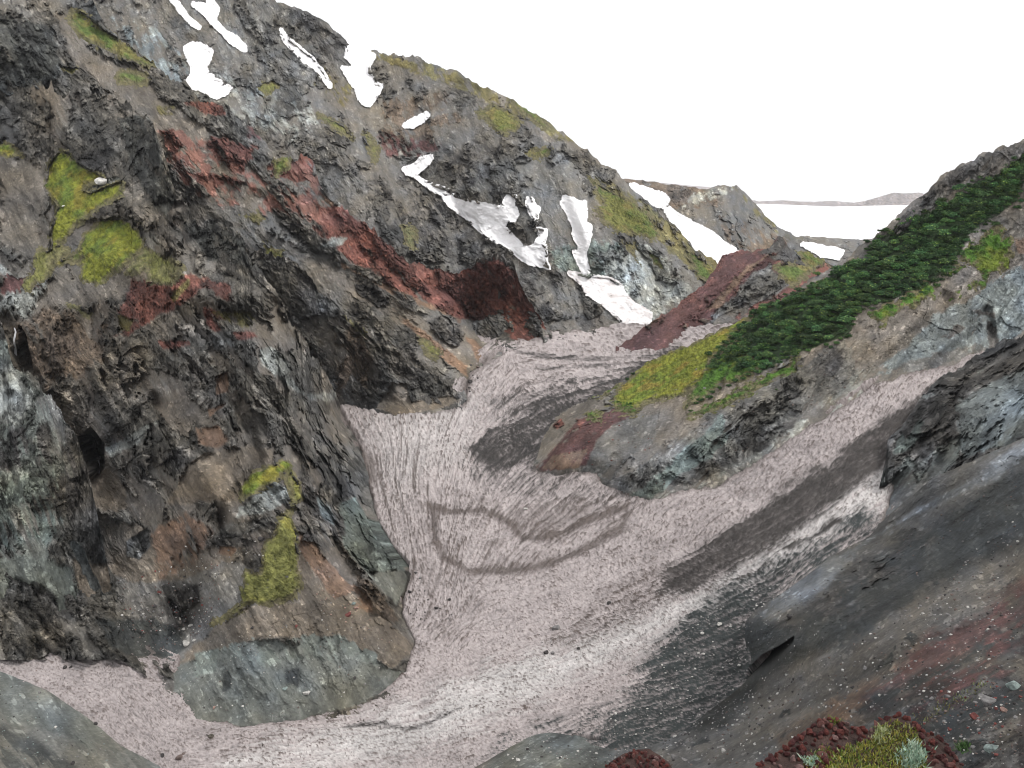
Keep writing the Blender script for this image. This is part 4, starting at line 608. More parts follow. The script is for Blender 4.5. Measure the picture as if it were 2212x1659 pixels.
# ------------------------------------------------------------------ snow patches and turf lying on the landforms
def snow_col(dirty):
    def f(b, h):
        c = np.tile(np.array([0.88, 0.875, 0.88]), (len(b), 1)); k = (dirty * (0.6 + 0.8 * fbm(b / 5, 4, 60)))[:, None]
        return np.clip(c * (1 - k) + np.array([0.42, 0.37, 0.355]) * k, 0, 0.9)
    return f
def put_snow(L, defs, dirts):
    for i, (lab, _) in enumerate(defs):
        o = sheet(L, L['cover'].get('snow:%d' % i, []), 'snow_patch', M_SNOW, 0.35, snow_col(dirts.get(i, 0.10)), 1.35, 2.0, 0.06, 8, 0.9)
        if o: tag(o, lab, 'snow patch', 'old snow patches on the mountainsides')
put_snow(M1, SNOW1, {8: 0.6, 9: 0.3, 7: 0.2, 3: 0.1}); put_snow(LAY['rounded_hill'], S2, {})
GC = {'grass': ((0.165, 0.18, 0.028), (0.10, 0.14, 0.028), (0.21, 0.175, 0.035)), 'grass:pale': ((0.165, 0.17, 0.06), (0.13, 0.135, 0.075), (0.17, 0.16, 0.09)), 'grass:toe': ((0.24, 0.24, 0.075), (0.15, 0.155, 0.055), (0.30, 0.285, 0.08)),
      'grass:far': ((0.135, 0.14, 0.045), (0.085, 0.125, 0.035), (0.18, 0.145, 0.06)), 'grass:lawn': ((0.165, 0.18, 0.028), (0.115, 0.155, 0.025), (0.23, 0.165, 0.04)), 'grass:lush': ((0.06, 0.13, 0.02), (0.05, 0.10, 0.018), (0.14, 0.165, 0.025))}
GL = {'grass': 'yellow green turf', 'grass:pale': 'thin pale green turf among stones', 'grass:toe': 'lumpy yellow green cushion turf', 'grass:far': 'dull olive turf', 'grass:lawn': 'smooth yellow green meadow', 'grass:lush': 'bright fresh green herbs'}
WHERE = {'left_spur': 'on the near left rock spur', 'middle_spur': 'on the middle left spur', 'left_hillside': 'on the upper left hillside', 'right_slope': 'on the slope right of the valley snow', 'red_ridge': 'on the red ridge at the valley head', 'mountain': 'on the big mountain'}
for ln in ('left_spur', 'middle_spur', 'left_hillside', 'right_slope', 'red_ridge', 'mountain'):
    for k, parts in LAY[ln]['cover'].items():
        if not k.startswith('grass'): continue
        a, b_, c_ = (np.array(x) for x in GC[k])
        def gcol(b, h):
            w = sstep(-0.3, 0.4, fbm(b / 14, 4, 50))[:, None]; w2 = sstep(0.1, 0.6, fbm(b / 8, 4, 51))[:, None]
            c = (a * (1 - w) + b_ * w); c = c * (1 - w2 * 0.7) + c_ * w2 * 0.7
            e = sstep(-1, 9, h + 5 * fbm(b / 3, 3, 53))[:, None]; c = c * e + np.array([0.12, 0.11, 0.065]) * (1 - e)
            return c * (1 + 0.5 * fbm(b / 1.6, 3, 52))[:, None] * 1.0
        o = sheet(LAY[ln], parts, 'grass', M_GRASS, 0.35, gcol, 0.35, 3, 0.75 if k == 'grass:toe' else 0.4, 1.0, 11.0 if k == 'grass:lush' else 5.0, False)
        if o: tag(o, GL[k] + ' ' + WHERE[ln], 'grass', None, 'stuff')

# ------------------------------------------------------------------ shrubs
def leaf_mat(name, trans=0.25):
    m, nt, lk, bs = nodes(name)
    at_ = N(nt, 'ShaderNodeAttribute', attribute_name='tint'); oi = nt.new('ShaderNodeObjectInfo')
    hs = nt.new('ShaderNodeHueSaturation'); lk.new(at_.outputs['Color'], hs.inputs['Color'])
    lk.new(math_(nt, lk, 'MULTIPLY_ADD', oi.outputs['Random'], 0.5), hs.inputs['Value']); hs.inputs['Value'].links[0].from_node.inputs[2].default_value = 0.75
    lk.new(hs.outputs[0], bs.inputs['Base Color']); bs.inputs['Roughness'].default_value = 0.75; bs.inputs['Specular IOR Level'].default_value = 0.2
    return m
M_LEAF = leaf_mat('shrub_leaves'); M_BARK = tint_mat('shrub_bark', 3, (0.6, 0.6, 0.6), (1.2, 1.2, 1.2))
RS = np.random.RandomState(11)
def bush_arrays(rs, rx, h, n, leaf, cols):
    """leaf sprays through a domed, lumpy crown"""
    nb = rs.randint(5, 9); lob = []
    for k in range(nb):
        a = rs.rand() * 6.283; r = rx * 0.62 * math.sqrt(rs.rand()); lob.append((r * math.cos(a), r * math.sin(a), h * (0.45 + 0.22 * rs.rand()), rx * (0.38 + 0.25 * rs.rand()), h * (0.35 + 0.2 * rs.rand())))
    lob = np.array(lob); k = rs.randint(0, nb, n); d = rs.randn(n, 3); d[:, 2] = np.abs(d[:, 2]) * 0.9 - 0.25; d /= np.linalg.norm(d, axis=1)[:, None]
    rad = 0.55 + 0.5 * rs.rand(n) ** 0.6
    c = lob[k, :3] + d * np.c_[lob[k, 3], lob[k, 3], lob[k, 4]] * rad[:, None]; c[:, 2] = np.maximum(c[:, 2], 0.05 * h)
    t1 = np.cross(d + 0.6 * rs.randn(n, 3), [0.3, 0.2, 1.0]); t1 /= np.linalg.norm(t1, axis=1)[:, None] + 1e-9
    nn = d + 0.7 * rs.randn(n, 3); t2 = np.cross(nn, t1); t2 /= np.linalg.norm(t2, axis=1)[:, None] + 1e-9
    s = leaf * (0.6 + 0.8 * rs.rand(n))[:, None]
    v = np.stack([c - t1 * s * 0.5, c + t2 * s * 0.32, c + t1 * s * 0.5, c - t2 * s * 0.32], 1).reshape(-1, 3)
    tone = rs.rand(n); cc = cols[0] * (1 - tone[:, None]) + cols[1] * tone[:, None]; cc = np.where((rs.rand(n) > 0.94)[:, None], cols[2], cc)
    return v, np.repeat(cc, 4, 0)
def tubes(paths, sides=5):
    V, Fq, o = [], [], 0
    for pts in paths:
        pts = np.array(pts, float); p = pts[:, :3]; r = pts[:, 3]; n = len(p); t = np.gradient(p, axis=0); t /= np.linalg.norm(t, axis=1)[:, None] + 1e-9
        ref = np.array([0.31, 0.93, 0.2]); a = np.cross(t, ref); a /= np.linalg.norm(a, axis=1)[:, None] + 1e-9; b = np.cross(t, a)
        th = np.linspace(0, 2 * math.pi, sides, endpoint=False)
        ring = p[:, None] + (a[:, None] * np.cos(th)[None, :, None] + b[:, None] * np.sin(th)[None, :, None]) * r[:, None, None]
        V.append(ring.reshape(-1, 3))
        for i in range(n - 1):
            for j in range(sides): Fq.append((o + i * sides + j, o + i * sides + (j + 1) % sides, o + (i + 1) * sides + (j + 1) % sides, o + (i + 1) * sides + j))
        o += n * sides
    return np.concatenate(V), np.array(Fq)
DG = np.array([[0.028, 0.062, 0.024], [0.056, 0.116, 0.036], [0.17, 0.25, 0.06]])
THICK = THICK_
def build_thicket():
    protos = [bush_arrays(np.random.RandomState(50 + i), 2.3, 2.4, 560, 0.48, DG) for i in range(7)]
    P_ = np.array(THICK); rs = np.random.RandomState(3); V, Cc = [], []
    placed = []
    for _ in range(14000):
        u = rs.uniform(P_[:, 0].min(), min(P_[:, 0].max(), 2235)); v = rs.uniform(P_[:, 1].min(), P_[:, 1].max())
        e = polydist(np.array([u]), np.array([v]), THICK)[0]
        if e < (1 if rs.rand() < 0.93 else -14): continue
        if any((u - a) ** 2 / 1.0 + ((v - b) * 1.5) ** 2 < 110 for a, b in placed): continue
        placed.append((u, v)); p, n = spot('right_slope', u, v, 'low')
        k = rs.randint(len(protos)); s = rs.uniform(0.6, 1.4) * (0.7 if e < 8 else 1); a = rs.rand() * 6.28
        x = protos[k][0] * s; x = x @ np.array([[math.cos(a), math.sin(a), 0], [-math.sin(a), math.cos(a), 0], [0, 0, 1]])
        V.append(x + p + [0, 0, -0.15]); Cc.append(protos[k][1] * rs.choice([0.55, 0.8, 1.0, 1.3, 1.7]) * rs.uniform(0.85, 1.15) * np.array([rs.uniform(0.85, 1.2), 1, rs.uniform(0.8, 1.2)]))
    V = np.concatenate(V); Cc = np.concatenate(Cc)
    o = link('shrub_thicket', new_mesh('shrub_thicket', V, np.arange(len(V)).reshape(-1, 4), M_LEAF, Cc, None, False))
    tag(o, 'dense dark green shrub thicket running up the right hillside', 'shrubs', None, 'stuff')
build_thicket()
def make_shrub(i):
    rs = np.random.RandomState(200 + i); root = bpy.data.objects.new('shrub', None); COL.objects.link(root)
    v, c = bush_arrays(rs, 1.5, 1.7, 420, 0.42, DG)
    link('foliage', new_mesh('foliage', v, np.arange(len(v)).reshape(-1, 4), M_LEAF, c, None, False), root)
    ps = []
    for k in range(6):
        a = rs.rand() * 6.28; ps.append([(0.1 * math.cos(a), 0.1 * math.sin(a), -0.3, 0.06), (0.45 * math.cos(a), 0.45 * math.sin(a), 0.5, 0.045), (0.8 * math.cos(a), 0.8 * math.sin(a), 1.1, 0.02)])
    bv, bf = tubes(ps); link('branches', new_mesh('branches', bv, bf, M_BARK, np.full((len(bv), 3), 0.06)), root)
    return root
SHR0 = [make_shrub(i) for i in range(3)]; SHUSED = [False] * 3
def put_shrub(u, v, s, label, group=None):
    k = RS.randint(3)
    if not SHUSED[k]: r = SHR0[k]; SHUSED[k] = True
    else:
        r = SHR0[k].copy(); COL.objects.link(r)
        for ch in SHR0[k].children: c = ch.copy(); COL.objects.link(c); c.parent = r
    p, n = spot('right_slope', u, v, 'low'); r.location = p - np.array([0, 0, 0.1]); r.scale = (s, s, s * 0.95); r.rotation_euler = (0, 0, RS.rand() * 6.28)
    tag(r, label, 'shrub', group)
put_shrub(1355, 822, 0.75, 'lower of two small green shrubs alone on the yellow green meadow', 'shrubs at the foot of the right slope')
put_shrub(1368, 811, 0.85, 'upper of two small green shrubs alone on the yellow green meadow', 'shrubs at the foot of the right slope')
put_shrub(1504, 874, 0.7, 'small shrub at the very tip of the turf above the grey rock', 'shrubs at the foot of the right slope')
put_shrub(1514, 868, 1.0, 'round dark shrub near the lowest tip of the shrub belt', 'shrubs at the foot of the right slope')
put_shrub(1492, 890, 0.6, 'lowest little green shrub on the pale rock slope', 'shrubs at the foot of the right slope')
put_shrub(1630, 679, 1.4, 'big dark shrub at the top left corner of the shrub belt', 'shrubs at the foot of the right slope')
put_shrub(1600, 716, 1.8, 'broad rounded shrub beside the orange patch of the meadow', 'shrubs at the foot of the right slope')
put_shrub(1678, 844, 0.5, 'tiny green shrub alone on the grey rocks below the shrub belt', 'shrubs at the foot of the right slope')
for (u, v) in [(1530,862), (1542,852), (1556,843), (1572,835), (1588,828), (1602,822), (1618,815), (1634,808), (1650,800), (1666,793), (1682,786), (1530,796), (1540,782), (1552,770), (1562,757), (1572,747), (1548,790), (1580,735), (1700,776), (1716,769)]:
    put_shrub(u + RS.uniform(-3, 3), v + RS.uniform(-3, 3), RS.uniform(0.7, 1.1), 'dark green shrub in the row along the lower left rim of the thicket', 'rim shrubs')

# ------------------------------------------------------------------ boulders and stones
M_ROCK = tint_mat('boulder_rock', 2.5, (0.6, 0.6, 0.6), (1.35, 1.33, 1.3), 0.85, 0.8, 3.0, 0.2)
def rock_mesh(i, col, sub=3, flat=0.75, name='boulder'):
    import bmesh
    bm = bmesh.new(); bmesh.ops.create_icosphere(bm, subdivisions=sub, radius=1.0)
    v = np.array([x.co[:] for x in bm.verts], f32); fc = np.array([[w.index for w in f.verts] for f in bm.faces], np.int32); bm.free()
    rs = np.random.RandomState(700 + i)
    for _ in range(9):                                   # cleaved faces
        d = rs.randn(3); d /= np.linalg.norm(d); lim = rs.uniform(0.45, 0.8); t = v @ d; v = v - np.maximum(t - lim, 0)[:, None] * d * 0.92
    v = v * np.array([1.15, 0.9, flat], f32) * (1 + 0.10 * fbm(v * 1.6 + i, 4, 300 + i))[:, None]
    return new_mesh(name, v, fc, M_ROCK, np.array(col) * (1 + 0.35 * fbm(v * 2.2 + i, 3, 320 + i))[:, None], None, False)
RKC = {'dark': (0.05, 0.046, 0.046), 'grey': (0.17, 0.165, 0.165), 'white': (0.46, 0.45, 0.43), 'red': (0.15, 0.05, 0.045), 'brown': (0.13, 0.10, 0.09), 'pink': (0.30, 0.20, 0.17), 'green': (0.22, 0.27, 0.26)}
RK = {}
def put_rock(lay, u, v, w, colr, label, group='boulders lying on snow and scree', var=None, flat=0.75, sink=0.25, name='boulder', cat='boulder'):
    """w: width in survey units"""
    k = (RS.randint(4) if var is None else var); key = (colr, k, flat)
    if key not in RK: RK[key] = rock_mesh(k + 10 * list(RKC).index(colr), RKC[colr], 3, flat)
    o = link(name, RK[key]); p, n = spot(lay, u, v); s = w / FPX * (p[1] + 1) / 2.0 * 1.05
    o.location = p + np.array([0, 0, s * (flat - sink)]); o.scale = (s, s, s); o.rotation_euler = (RS.uniform(-.25, .25), RS.uniform(-.25, .25), RS.rand() * 6.28)
    tag(o, label, cat, group); return o
G_ = 'glacier'
BR = [(G_, 1200,1355, 18, 'grey', 'flat topped grey block alone in the middle of the pink valley snow'), (G_, 1180,1411, 14, 'dark', 'dark rock heap just below the flat topped grey block on the snow'), (G_, 1193,1409, 10, 'grey', 'grey stone beside the dark rock heap below the flat topped block'), (G_, 1251,1403, 9, 'dark', 'dark boulder on snow to the right of the dark rock heap'), (G_, 1317,1304, 10, 'dark', 'dark boulder at the left tip of the brown speckled dirt band on snow'),
 (G_, 942,1316, 10, 'dark', 'dark stone on snow a little out from the tan toe of the near spur'), (G_, 970,1297, 8, 'dark', 'small dark stone on snow farther out from the near spur toe'), (G_, 885,1284, 9, 'dark', 'dark stone where the green rock slab meets the snow'), (G_, 899,1236, 8, 'dark', 'dark stone just under the lower end of the black moat'), (G_, 908,1247, 7, 'grey', 'grey stone just under the lower end of the black moat'),
 (G_, 1136,1102, 10, 'white', 'white ice block on the dark furrowed snow inside the ring'), (G_, 1018,791, 10, 'dark', 'dark boulder on the snow edge left of the red scree foot'), (G_, 1033,794, 8, 'brown', 'brown boulder on the snow edge below the red scree foot'), (G_, 1014,826, 11, 'dark', 'dark boulder on the snow beside the tip of the middle spur'),
 (G_, 50,1406, 11, 'dark', 'dark stone on the left arm of the snow near the picture edge'), (G_, 139,1437, 11, 'dark', 'larger dark stone of the pair on the left snow arm'), (G_, 153,1437, 7, 'dark', 'smaller dark stone of the pair on the left snow arm'), (G_, 385,1636, 17, 'brown', 'pointed brown boulder on snow at the bottom left'), (G_, 350,1630, 12, 'dark', 'flat dark stone at the tip of the bottom left talus'), (G_, 394,1622, 8, 'brown', 'small brown stone behind the pointed boulder at bottom left'),
 ('left_spur', 401,1393, 20, 'white', 'large whitish boulder where the gully meets the left snow arm'), ('left_spur', 383,1353, 17, 'dark', 'dark block in the rubble below the small hollow'), ('left_spur', 345,1281, 10, 'red', 'small dark red stone above the hollow in the gully'), ('left_spur', 334,1312, 10, 'dark', 'dark stone left of the small hollow in the gully'), ('left_spur', 398,1361, 10, 'white', 'pale stone among rubble right of the dark block'), ('left_spur', 432,1356, 9, 'pink', 'pinkish stone in rubble beside the tan talus edge'), ('left_spur', 420,1385, 9, 'white', 'small pale stone above the whitish boulder'), ('left_spur', 410,1352, 8, 'white', 'small white stone above the rubble edge'),
 ('left_spur', 664,1500, 18, 'white', 'white block alone low on the green grey talus mound'), ('left_spur', 615,1490, 11, 'green', 'greenish block left of the white block on the talus mound'), ('left_spur', 524,1527, 7, 'white', 'small white stone near the lower edge of the talus mound'), ('left_spur', 752,1331, 15, 'red', 'dark reddish boulder on the tan talus slope'), ('left_spur', 765,1306, 12, 'green', 'upper of two pale stones above the dark reddish boulder'), ('left_spur', 770,1316, 11, 'pink', 'lower of two pale stones above the dark reddish boulder'), ('left_spur', 663,1163, 16, 'dark', 'dark rock standing at the top of the rust streak'), ('left_spur', 565,1167, 15, 'dark', 'dark boulder left of the cushion turf on the near spur'), ('left_spur', 640,1355, 8, 'red', 'red brown stone on tan talus below the cushion turf'), ('left_spur', 766,1467, 8, 'dark', 'dark stone low at the right side of the talus mound'), ('left_spur', 545,1358, 9, 'dark', 'dark stone on the brown upper part of the talus cone'), ('left_spur', 462,1531, 9, 'pink', 'pinkish stone at the left foot of the talus mound'),
 ('left_bluff', 53,1319, 11, 'white', 'white stone beside the dark hollow of the green bluff'), ('left_bluff', 181,1350, 11, 'pink', 'upper pinkish stone at the foot of the green bluff'), ('left_bluff', 188,1360, 12, 'pink', 'lower pinkish stone at the foot of the green bluff'),
 ('talus_cone', 208,1557, 10, 'dark', 'dark stone on the right rim of the bottom left talus slope'), ('talus_cone', 120,1572, 8, 'white', 'small white stone in the middle of the bottom left talus slope'), ('talus_cone', 157,1651, 11, 'dark', 'dark stone at the bottom edge of the left talus slope'), ('talus_cone', 85,1497, 7, 'grey', 'grey stone near the top of the bottom left talus slope'),
 ('near_slope', 2133,1522, 40, 'grey', 'large grey boulder half buried on the dark slope at right'), ('near_slope', 2168,1538, 17, 'pink', 'small pale pink stone touching the large grey boulder'), ('near_slope', 2103,1553, 24, 'red', 'dark red stone just left of the large grey boulder'), ('near_slope', 2190,1489, 34, 'green', 'pale greenish boulder above the large grey boulder near the right edge'), ('near_slope', 2046,1508, 17, 'grey', 'grey stone on the slope left above the large boulder'), ('near_slope', 2012,1513, 14, 'grey', 'second grey stone on the slope left of the large boulder'), ('near_slope', 2140,1622, 30, 'green', 'pale slab stone on the dark slope right of the mossy mound'), ('near_slope', 2225,1590, 20, 'brown', 'brown stone at the lower right edge of the slope'),
 ('near_slope', 1730,1466, 15, 'grey', 'grey stone on the ash slope right of the dark cave'), ('near_slope', 1868,1446, 14, 'grey', 'grey boulder on the brown slope with a dark side'), ('near_slope', 1842,1488, 10, 'dark', 'small dark stone on the rusty streak of the near slope'), ('near_slope', 1705,1335, 13, 'dark', 'dark block above the cave on the ash slope'), ('near_slope', 1492,1546, 13, 'white', 'pale stone at the lower left foot of the near slope'), ('near_slope', 1478,1587, 14, 'grey', 'grey stone above the small red mound'), ('near_slope', 1478,1645, 15, 'grey', 'grey stone beside the small red mound'), ('near_slope', 1563,1624, 14, 'white', 'white stone on the grey scree near the bottom edge'), ('near_slope', 1455,1640, 18, 'grey', 'rounded stone touching the right side of the small red mound'), ('near_slope', 1640,1567, 11, 'grey', 'grey stone on scree left of the mossy mound'), ('near_slope', 1700,1460, 9, 'white', 'small pale stone below the cave mouth'), ('near_slope', 1118,1645, 14, 'white', 'pale stone on the green talus mound at the bottom'), ('near_slope', 1140,1620, 9, 'dark', 'dark stone on the green talus mound at the bottom'),
 (G_, 1596,1438, 9, 'white', 'white stone left of the cave mouth on black debris'), (G_, 1554,1349, 12, 'white', 'pale block on black debris above the cave'), (G_, 1516,1368, 10, 'white', 'pale stone on the left part of the black debris'), (G_, 1519,1413, 9, 'white', 'white stone lower on the black debris'), (G_, 1604,1328, 10, 'grey', 'grey stone at the top of the black debris'), (G_, 1595,1470, 11, 'grey', 'grey stone at the lower lip of the cave'), (G_, 1630,1305, 8, 'white', 'small pale stone at the top edge of the black debris'),
 ('left_spur', 216,398, 24, 'white', 'pale slab lying in the gap of the left turf patch'), ('left_spur', 139,449, 10, 'white', 'small pale stone at the left rim of the turf patch'), ('right_slope', 1506,801, 9, 'grey', 'grey outcrop stone in the middle of the yellow green meadow'), ('right_slope', 1522,842, 10, 'grey', 'grey rock spike at the lower right edge of the meadow'), ('right_slope', 1460,846, 9, 'grey', 'grey rock at the lower edge of the meadow')]
for b in BR: put_rock(*b)
def strew(lay, poly, n, wlo, whi, cols, seed):
    rs = np.random.RandomState(seed); P_ = np.array(poly); V, F_, Cc, o = [], [], [], 0
    import bmesh
    bm = bmesh.new(); bmesh.ops.create_icosphere(bm, subdivisions=1, radius=1.0)
    bv = np.array([x.co[:] for x in bm.verts], float); bf = np.array([[w.index for w in f.verts] for f in bm.faces]); bm.free()
    while n > 0:
        u, v = rs.uniform(P_[:, 0].min(), P_[:, 0].max()), rs.uniform(P_[:, 1].min(), P_[:, 1].max())
        if polydist(np.array([u]), np.array([v]), poly)[0] < 0: continue
        n -= 1; p, nn = spot(lay, u, v); w = wlo + (whi - wlo) * rs.rand() ** 3; s = w / FPX * p[1] / 2
        x = bv * (0.7 + 0.6 * rs.rand(len(bv), 1)) * [1.1, 0.9, 0.7]; a = rs.rand() * 6.28
        x = x @ np.array([[math.cos(a), math.sin(a), 0], [-math.sin(a), math.cos(a), 0], [0, 0, 1]]) * s
        V.append(x + p + [0, 0, 0.3 * s]); F_.append(bf + o); o += len(bv); Cc.append(np.tile(np.array(RKC[cols[rs.randint(len(cols))]]) * rs.uniform(0.7, 1.2), (len(bv), 1)))
    return np.concatenate(V), np.concatenate(F_), np.concatenate(Cc)
def gravel(name, label, jobs):
    vs, fs, cs, o = [], [], [], 0
    for j in jobs:
        v, f_, c = strew(*j); vs.append(v); fs.append(f_ + o); cs.append(c); o += len(v)
    tag(link(name, new_mesh(name, np.concatenate(vs), np.concatenate(fs), M_ROCK, np.concatenate(cs), None, False)), label, 'stones', None, 'stuff')
gravel('loose_stones', 'small loose stones strewn over the near spur and its talus', [
 ('left_spur', PP(250,1240, 470,1210, 480,1300, 430,1390, 320,1410, 250,1350), 500, 1.5, 7, ('grey', 'white', 'brown', 'red', 'dark', 'grey'), 1), ('left_spur', PP(390,1410, 560,1310, 700,1310, 880,1400, 860,1450, 640,1560, 430,1530), 420, 1.2, 5, ('grey', 'brown', 'dark', 'white'), 2), ('left_spur', PP(380,1330, 450,1300, 470,1340, 420,1390), 120, 2, 8, ('white', 'grey', 'grey', 'brown'), 3), ('left_spur', PP(640,1180, 720,1250, 860,1400, 700,1330), 150, 1.2, 5, ('grey', 'brown', 'pink'), 4), ('left_spur', PP(380,1130, 600,1080, 560,1250, 400,1240), 200, 1.2, 5, ('grey', 'brown', 'white'), 5), ('talus_cone', PP(0,1460, 200,1570, 330,1655, 0,1655), 200, 1.2, 5, ('grey', 'dark', 'green'), 6)])
gravel('loose_stones', 'small loose stones strewn over the near right slope', [
 ('near_slope', PP(1200,1640, 1700,1470, 1990,1300, 2200,1100, 2210,1655, 1300,1655), 2600, 1.5, 9, ('grey', 'white', 'brown', 'grey', 'dark'), 7), ('near_slope', PP(1060,1650, 1180,1590, 1300,1610, 1500,1560, 1700,1480, 1500,1655), 300, 2, 8, ('grey', 'white', 'dark', 'grey'), 8), ('near_slope', PP(1700,1290, 1990,1110, 2200,990, 2200,1100, 1900,1300, 1760,1420), 250, 1.5, 6, ('grey', 'dark', 'brown'), 9), ('near_slope', PP(1590,1345, 1720,1262, 1790,1380, 1700,1490, 1560,1560, 1480,1580), 700, 1.2, 5, ('grey', 'white', 'dark', 'grey'), 29), ('near_slope', PP(1880,1600, 2000,1500, 2210,1450, 2210,1655), 260, 3, 14, ('grey', 'red', 'brown', 'dark'), 19)])
gravel('loose_stones', 'dark and pale stones scattered on the valley snow', [
 (G_, Z(7, -60,900, 300,620, 800,330, 880,400, 500,770, 500,1100, 200,1340, -400,1560, -300,1100), 700, 1.5, 7, ('white', 'grey', 'white', 'grey'), 10), (G_, PP(860,1260, 950,1240, 1000,1330, 900,1400, 870,1330), 90, 1.5, 5, ('dark', 'grey'), 11), (G_, PP(0,1400, 300,1440, 420,1580, 300,1600), 60, 1.2, 4, ('dark', 'brown'), 12), (G_, PP(1100,1380, 1400,1300, 1600,1240, 1250,1450), 120, 1.2, 4, ('dark', 'grey'), 13), (G_, PP(1010,790, 1060,780, 1030,860, 1005,840), 30, 1.5, 5, ('dark',), 14)])
gravel('loose_stones', 'stones fallen along the foot of the right slope', [('right_slope', PP(1180,1000, 1330,900, 1440,960, 1300,1010), 120, 1.2, 5, ('grey', 'red', 'brown'), 15), ('right_slope', PP(1400,1060, 1560,1000, 1900,800, 1900,740, 1560,900), 200, 1.2, 5, ('grey', 'brown'), 16)])

# ------------------------------------------------------------------ waterfalls in the dark clefts
M_WATER = tint_mat('falling_water', 6, (0.8, 0.8, 0.85), (1.1, 1.1, 1.1), 0.25, 0.5, 8, 0.05, 0.5)
def waterfall(pts, n, w, label):
    ps = []; d0 = None
    for k in range(n):
        off = RS.uniform(-w, w); line = []
        for i, (u, v) in enumerate(pts):
            p, nn = spot('left_spur', u, v); p = p + np.array([0, -2.0, 0]) + np.array([off + RS.uniform(-.15, .15), RS.uniform(-.2, .2), 0]); line.append((*p, RS.uniform(0.16, 0.3)))
        ps.append(line)
    v, f_ = tubes(ps, 6); o = link('waterfall', new_mesh('waterfall', v, f_, M_WATER, np.full((len(v), 3), 0.75)))
    tag(o, label, 'waterfall', 'waterfalls in the left gully')
waterfall(Z(4, 110,560, 116,590, 108,640, 112,680, 118,740), 3, 0.3, 'thin white waterfall in the upper cleft at the left edge')
waterfall(Z(4, 562,1420, 570,1450, 576,1495), 5, 0.7, 'short waterfall with several strands deep in the lower dark cleft')

# ------------------------------------------------------------------ red stone mounds right in front of the camera
def mound(name, ridge, y0, y1, vb, seed):
    rd = np.array(ridge, float); U = np.linspace(rd[0, 0], rd[-1, 0], 130); vt = np.interp(U, rd[:, 0], rd[:, 1]); nv = 46; S = np.linspace(0, 1, nv)
    u = np.repeat(U[:, None], nv, 1); v = vt[:, None] + (vb - vt)[:, None] * S; y = y0 + (y1 - y0) * ((v - rd[:, 1].min()) / (vb - rd[:, 1].min()))
    p = at(u, v, y); K = 8; dd = dirs(U, vt); dd[:, 2] = 0; dd /= np.linalg.norm(dd, axis=1)[:, None]; ks = (np.arange(K, 0, -1) / K)[None, :, None]
    bk = p[:, :1] + dd[:, None] * ks * 0.8; bk[..., 2] -= ks[..., 0] ** 1.3 * 1.6
    n0, n1 = u.shape[0], nv + K; p = np.concatenate([bk, p], 1); q = p.reshape(-1, 3); nz = fbm(q / 0.25, 4, seed)
    q = q + np.array([0, -0.35, 0.6]) * 0.05 * nz[:, None]
    idx = np.arange(n0 * n1).reshape(n0, n1); fc = np.stack([idx[:-1, :-1], idx[:-1, 1:], idx[1:, 1:], idx[1:, :-1]], -1).reshape(-1, 4)
    o = link(name, new_mesh(name, q, fc, M_ROCK, np.array([0.05, 0.03, 0.026]) * (1 + 0.5 * fbm(q / 0.08, 3, seed + 1))[:, None])); tag(o, None, None, None, 'structure')
    du = np.gradient(q.reshape(n0, n1, 3), axis=0); dv = np.gradient(q.reshape(n0, n1, 3), axis=1); nr = np.cross(dv, du); nr /= np.linalg.norm(nr, axis=2)[..., None] + 1e-9
    LAY['m%d' % seed] = dict(u=U, vt=vt, vb=np.full(len(U), vb), nv=nv, K=K, n1=n1, pos=q.reshape(n0, n1, 3), low=q.reshape(n0, n1, 3), nrm=nr)
MR = PP(1585,1720, 1640,1652, 1660,1640, 1700,1612, 1740,1580, 1762,1558, 1790,1556, 1815,1560, 1850,1572, 1880,1580, 1896,1556, 1920,1548, 1935,1545, 1960,1555, 1985,1572, 2000,1582, 2025,1592, 2045,1605, 2055,1625, 2075,1650, 2095,1690, 2100,1720)
mound('rubble_mound', MR, 7.6, 6.4, 1730, 401)
mound('rubble_mound', PP(1290,1700, 1305,1660, 1325,1640, 1350,1626, 1375,1619, 1400,1620, 1425,1632, 1445,1648, 1462,1675, 1470,1700), 8.4, 7.6, 1730, 402)
RED = [(0.17, 0.05, 0.042), (0.10, 0.033, 0.033), (0.20, 0.09, 0.08), (0.27, 0.17, 0.16)]
RM = [rock_mesh(60 + i, RED[i % 4], 2, 0.7, 'red_stone') for i in range(8)]
def stones(lay, spots, label, group):
    for (u, v, w) in spots:
        o = link('red_stone', RM[RS.choice(8, p=[.2, .2, .12, .04, .16, .16, .08, .04])]); p, n = spot(lay, u, v); s = w / FPX * p[1] / 2
        o.location = p + np.array([0, -0.2, 0.3]) * s; o.scale = (s * RS.uniform(.8, 1.3), s * RS.uniform(.8, 1.2), s * RS.uniform(.8, 1.2)); o.rotation_euler = tuple(RS.uniform(-3, 3, 3))
        tag(o, label, 'stone', group)
MOSS = PP(1770,1720, 1790,1650, 1830,1610, 1880,1600, 1900,1570, 1935,1556, 1975,1580, 1990,1610, 2000,1650, 2010,1720)
MOSS2 = PP(1735,1659, 1750,1625, 1790,1610, 1815,1625, 1790,1700, 1735,1700)
def sample(poly, n, seed, avoid=()):
    rs = np.random.RandomState(seed); P_ = np.array(poly); out = []
    while len(out) < n:
        u, v = rs.uniform(P_[:, 0].min(), P_[:, 0].max()), rs.uniform(P_[:, 1].min(), P_[:, 1].max())
        if polydist(np.array([u]), np.array([v]), poly)[0] < 0: continue
        if any(polydist(np.array([u]), np.array([v]), a)[0] > 0 for a in avoid): continue
        out.append((u, v))
    return out
big_poly = MR
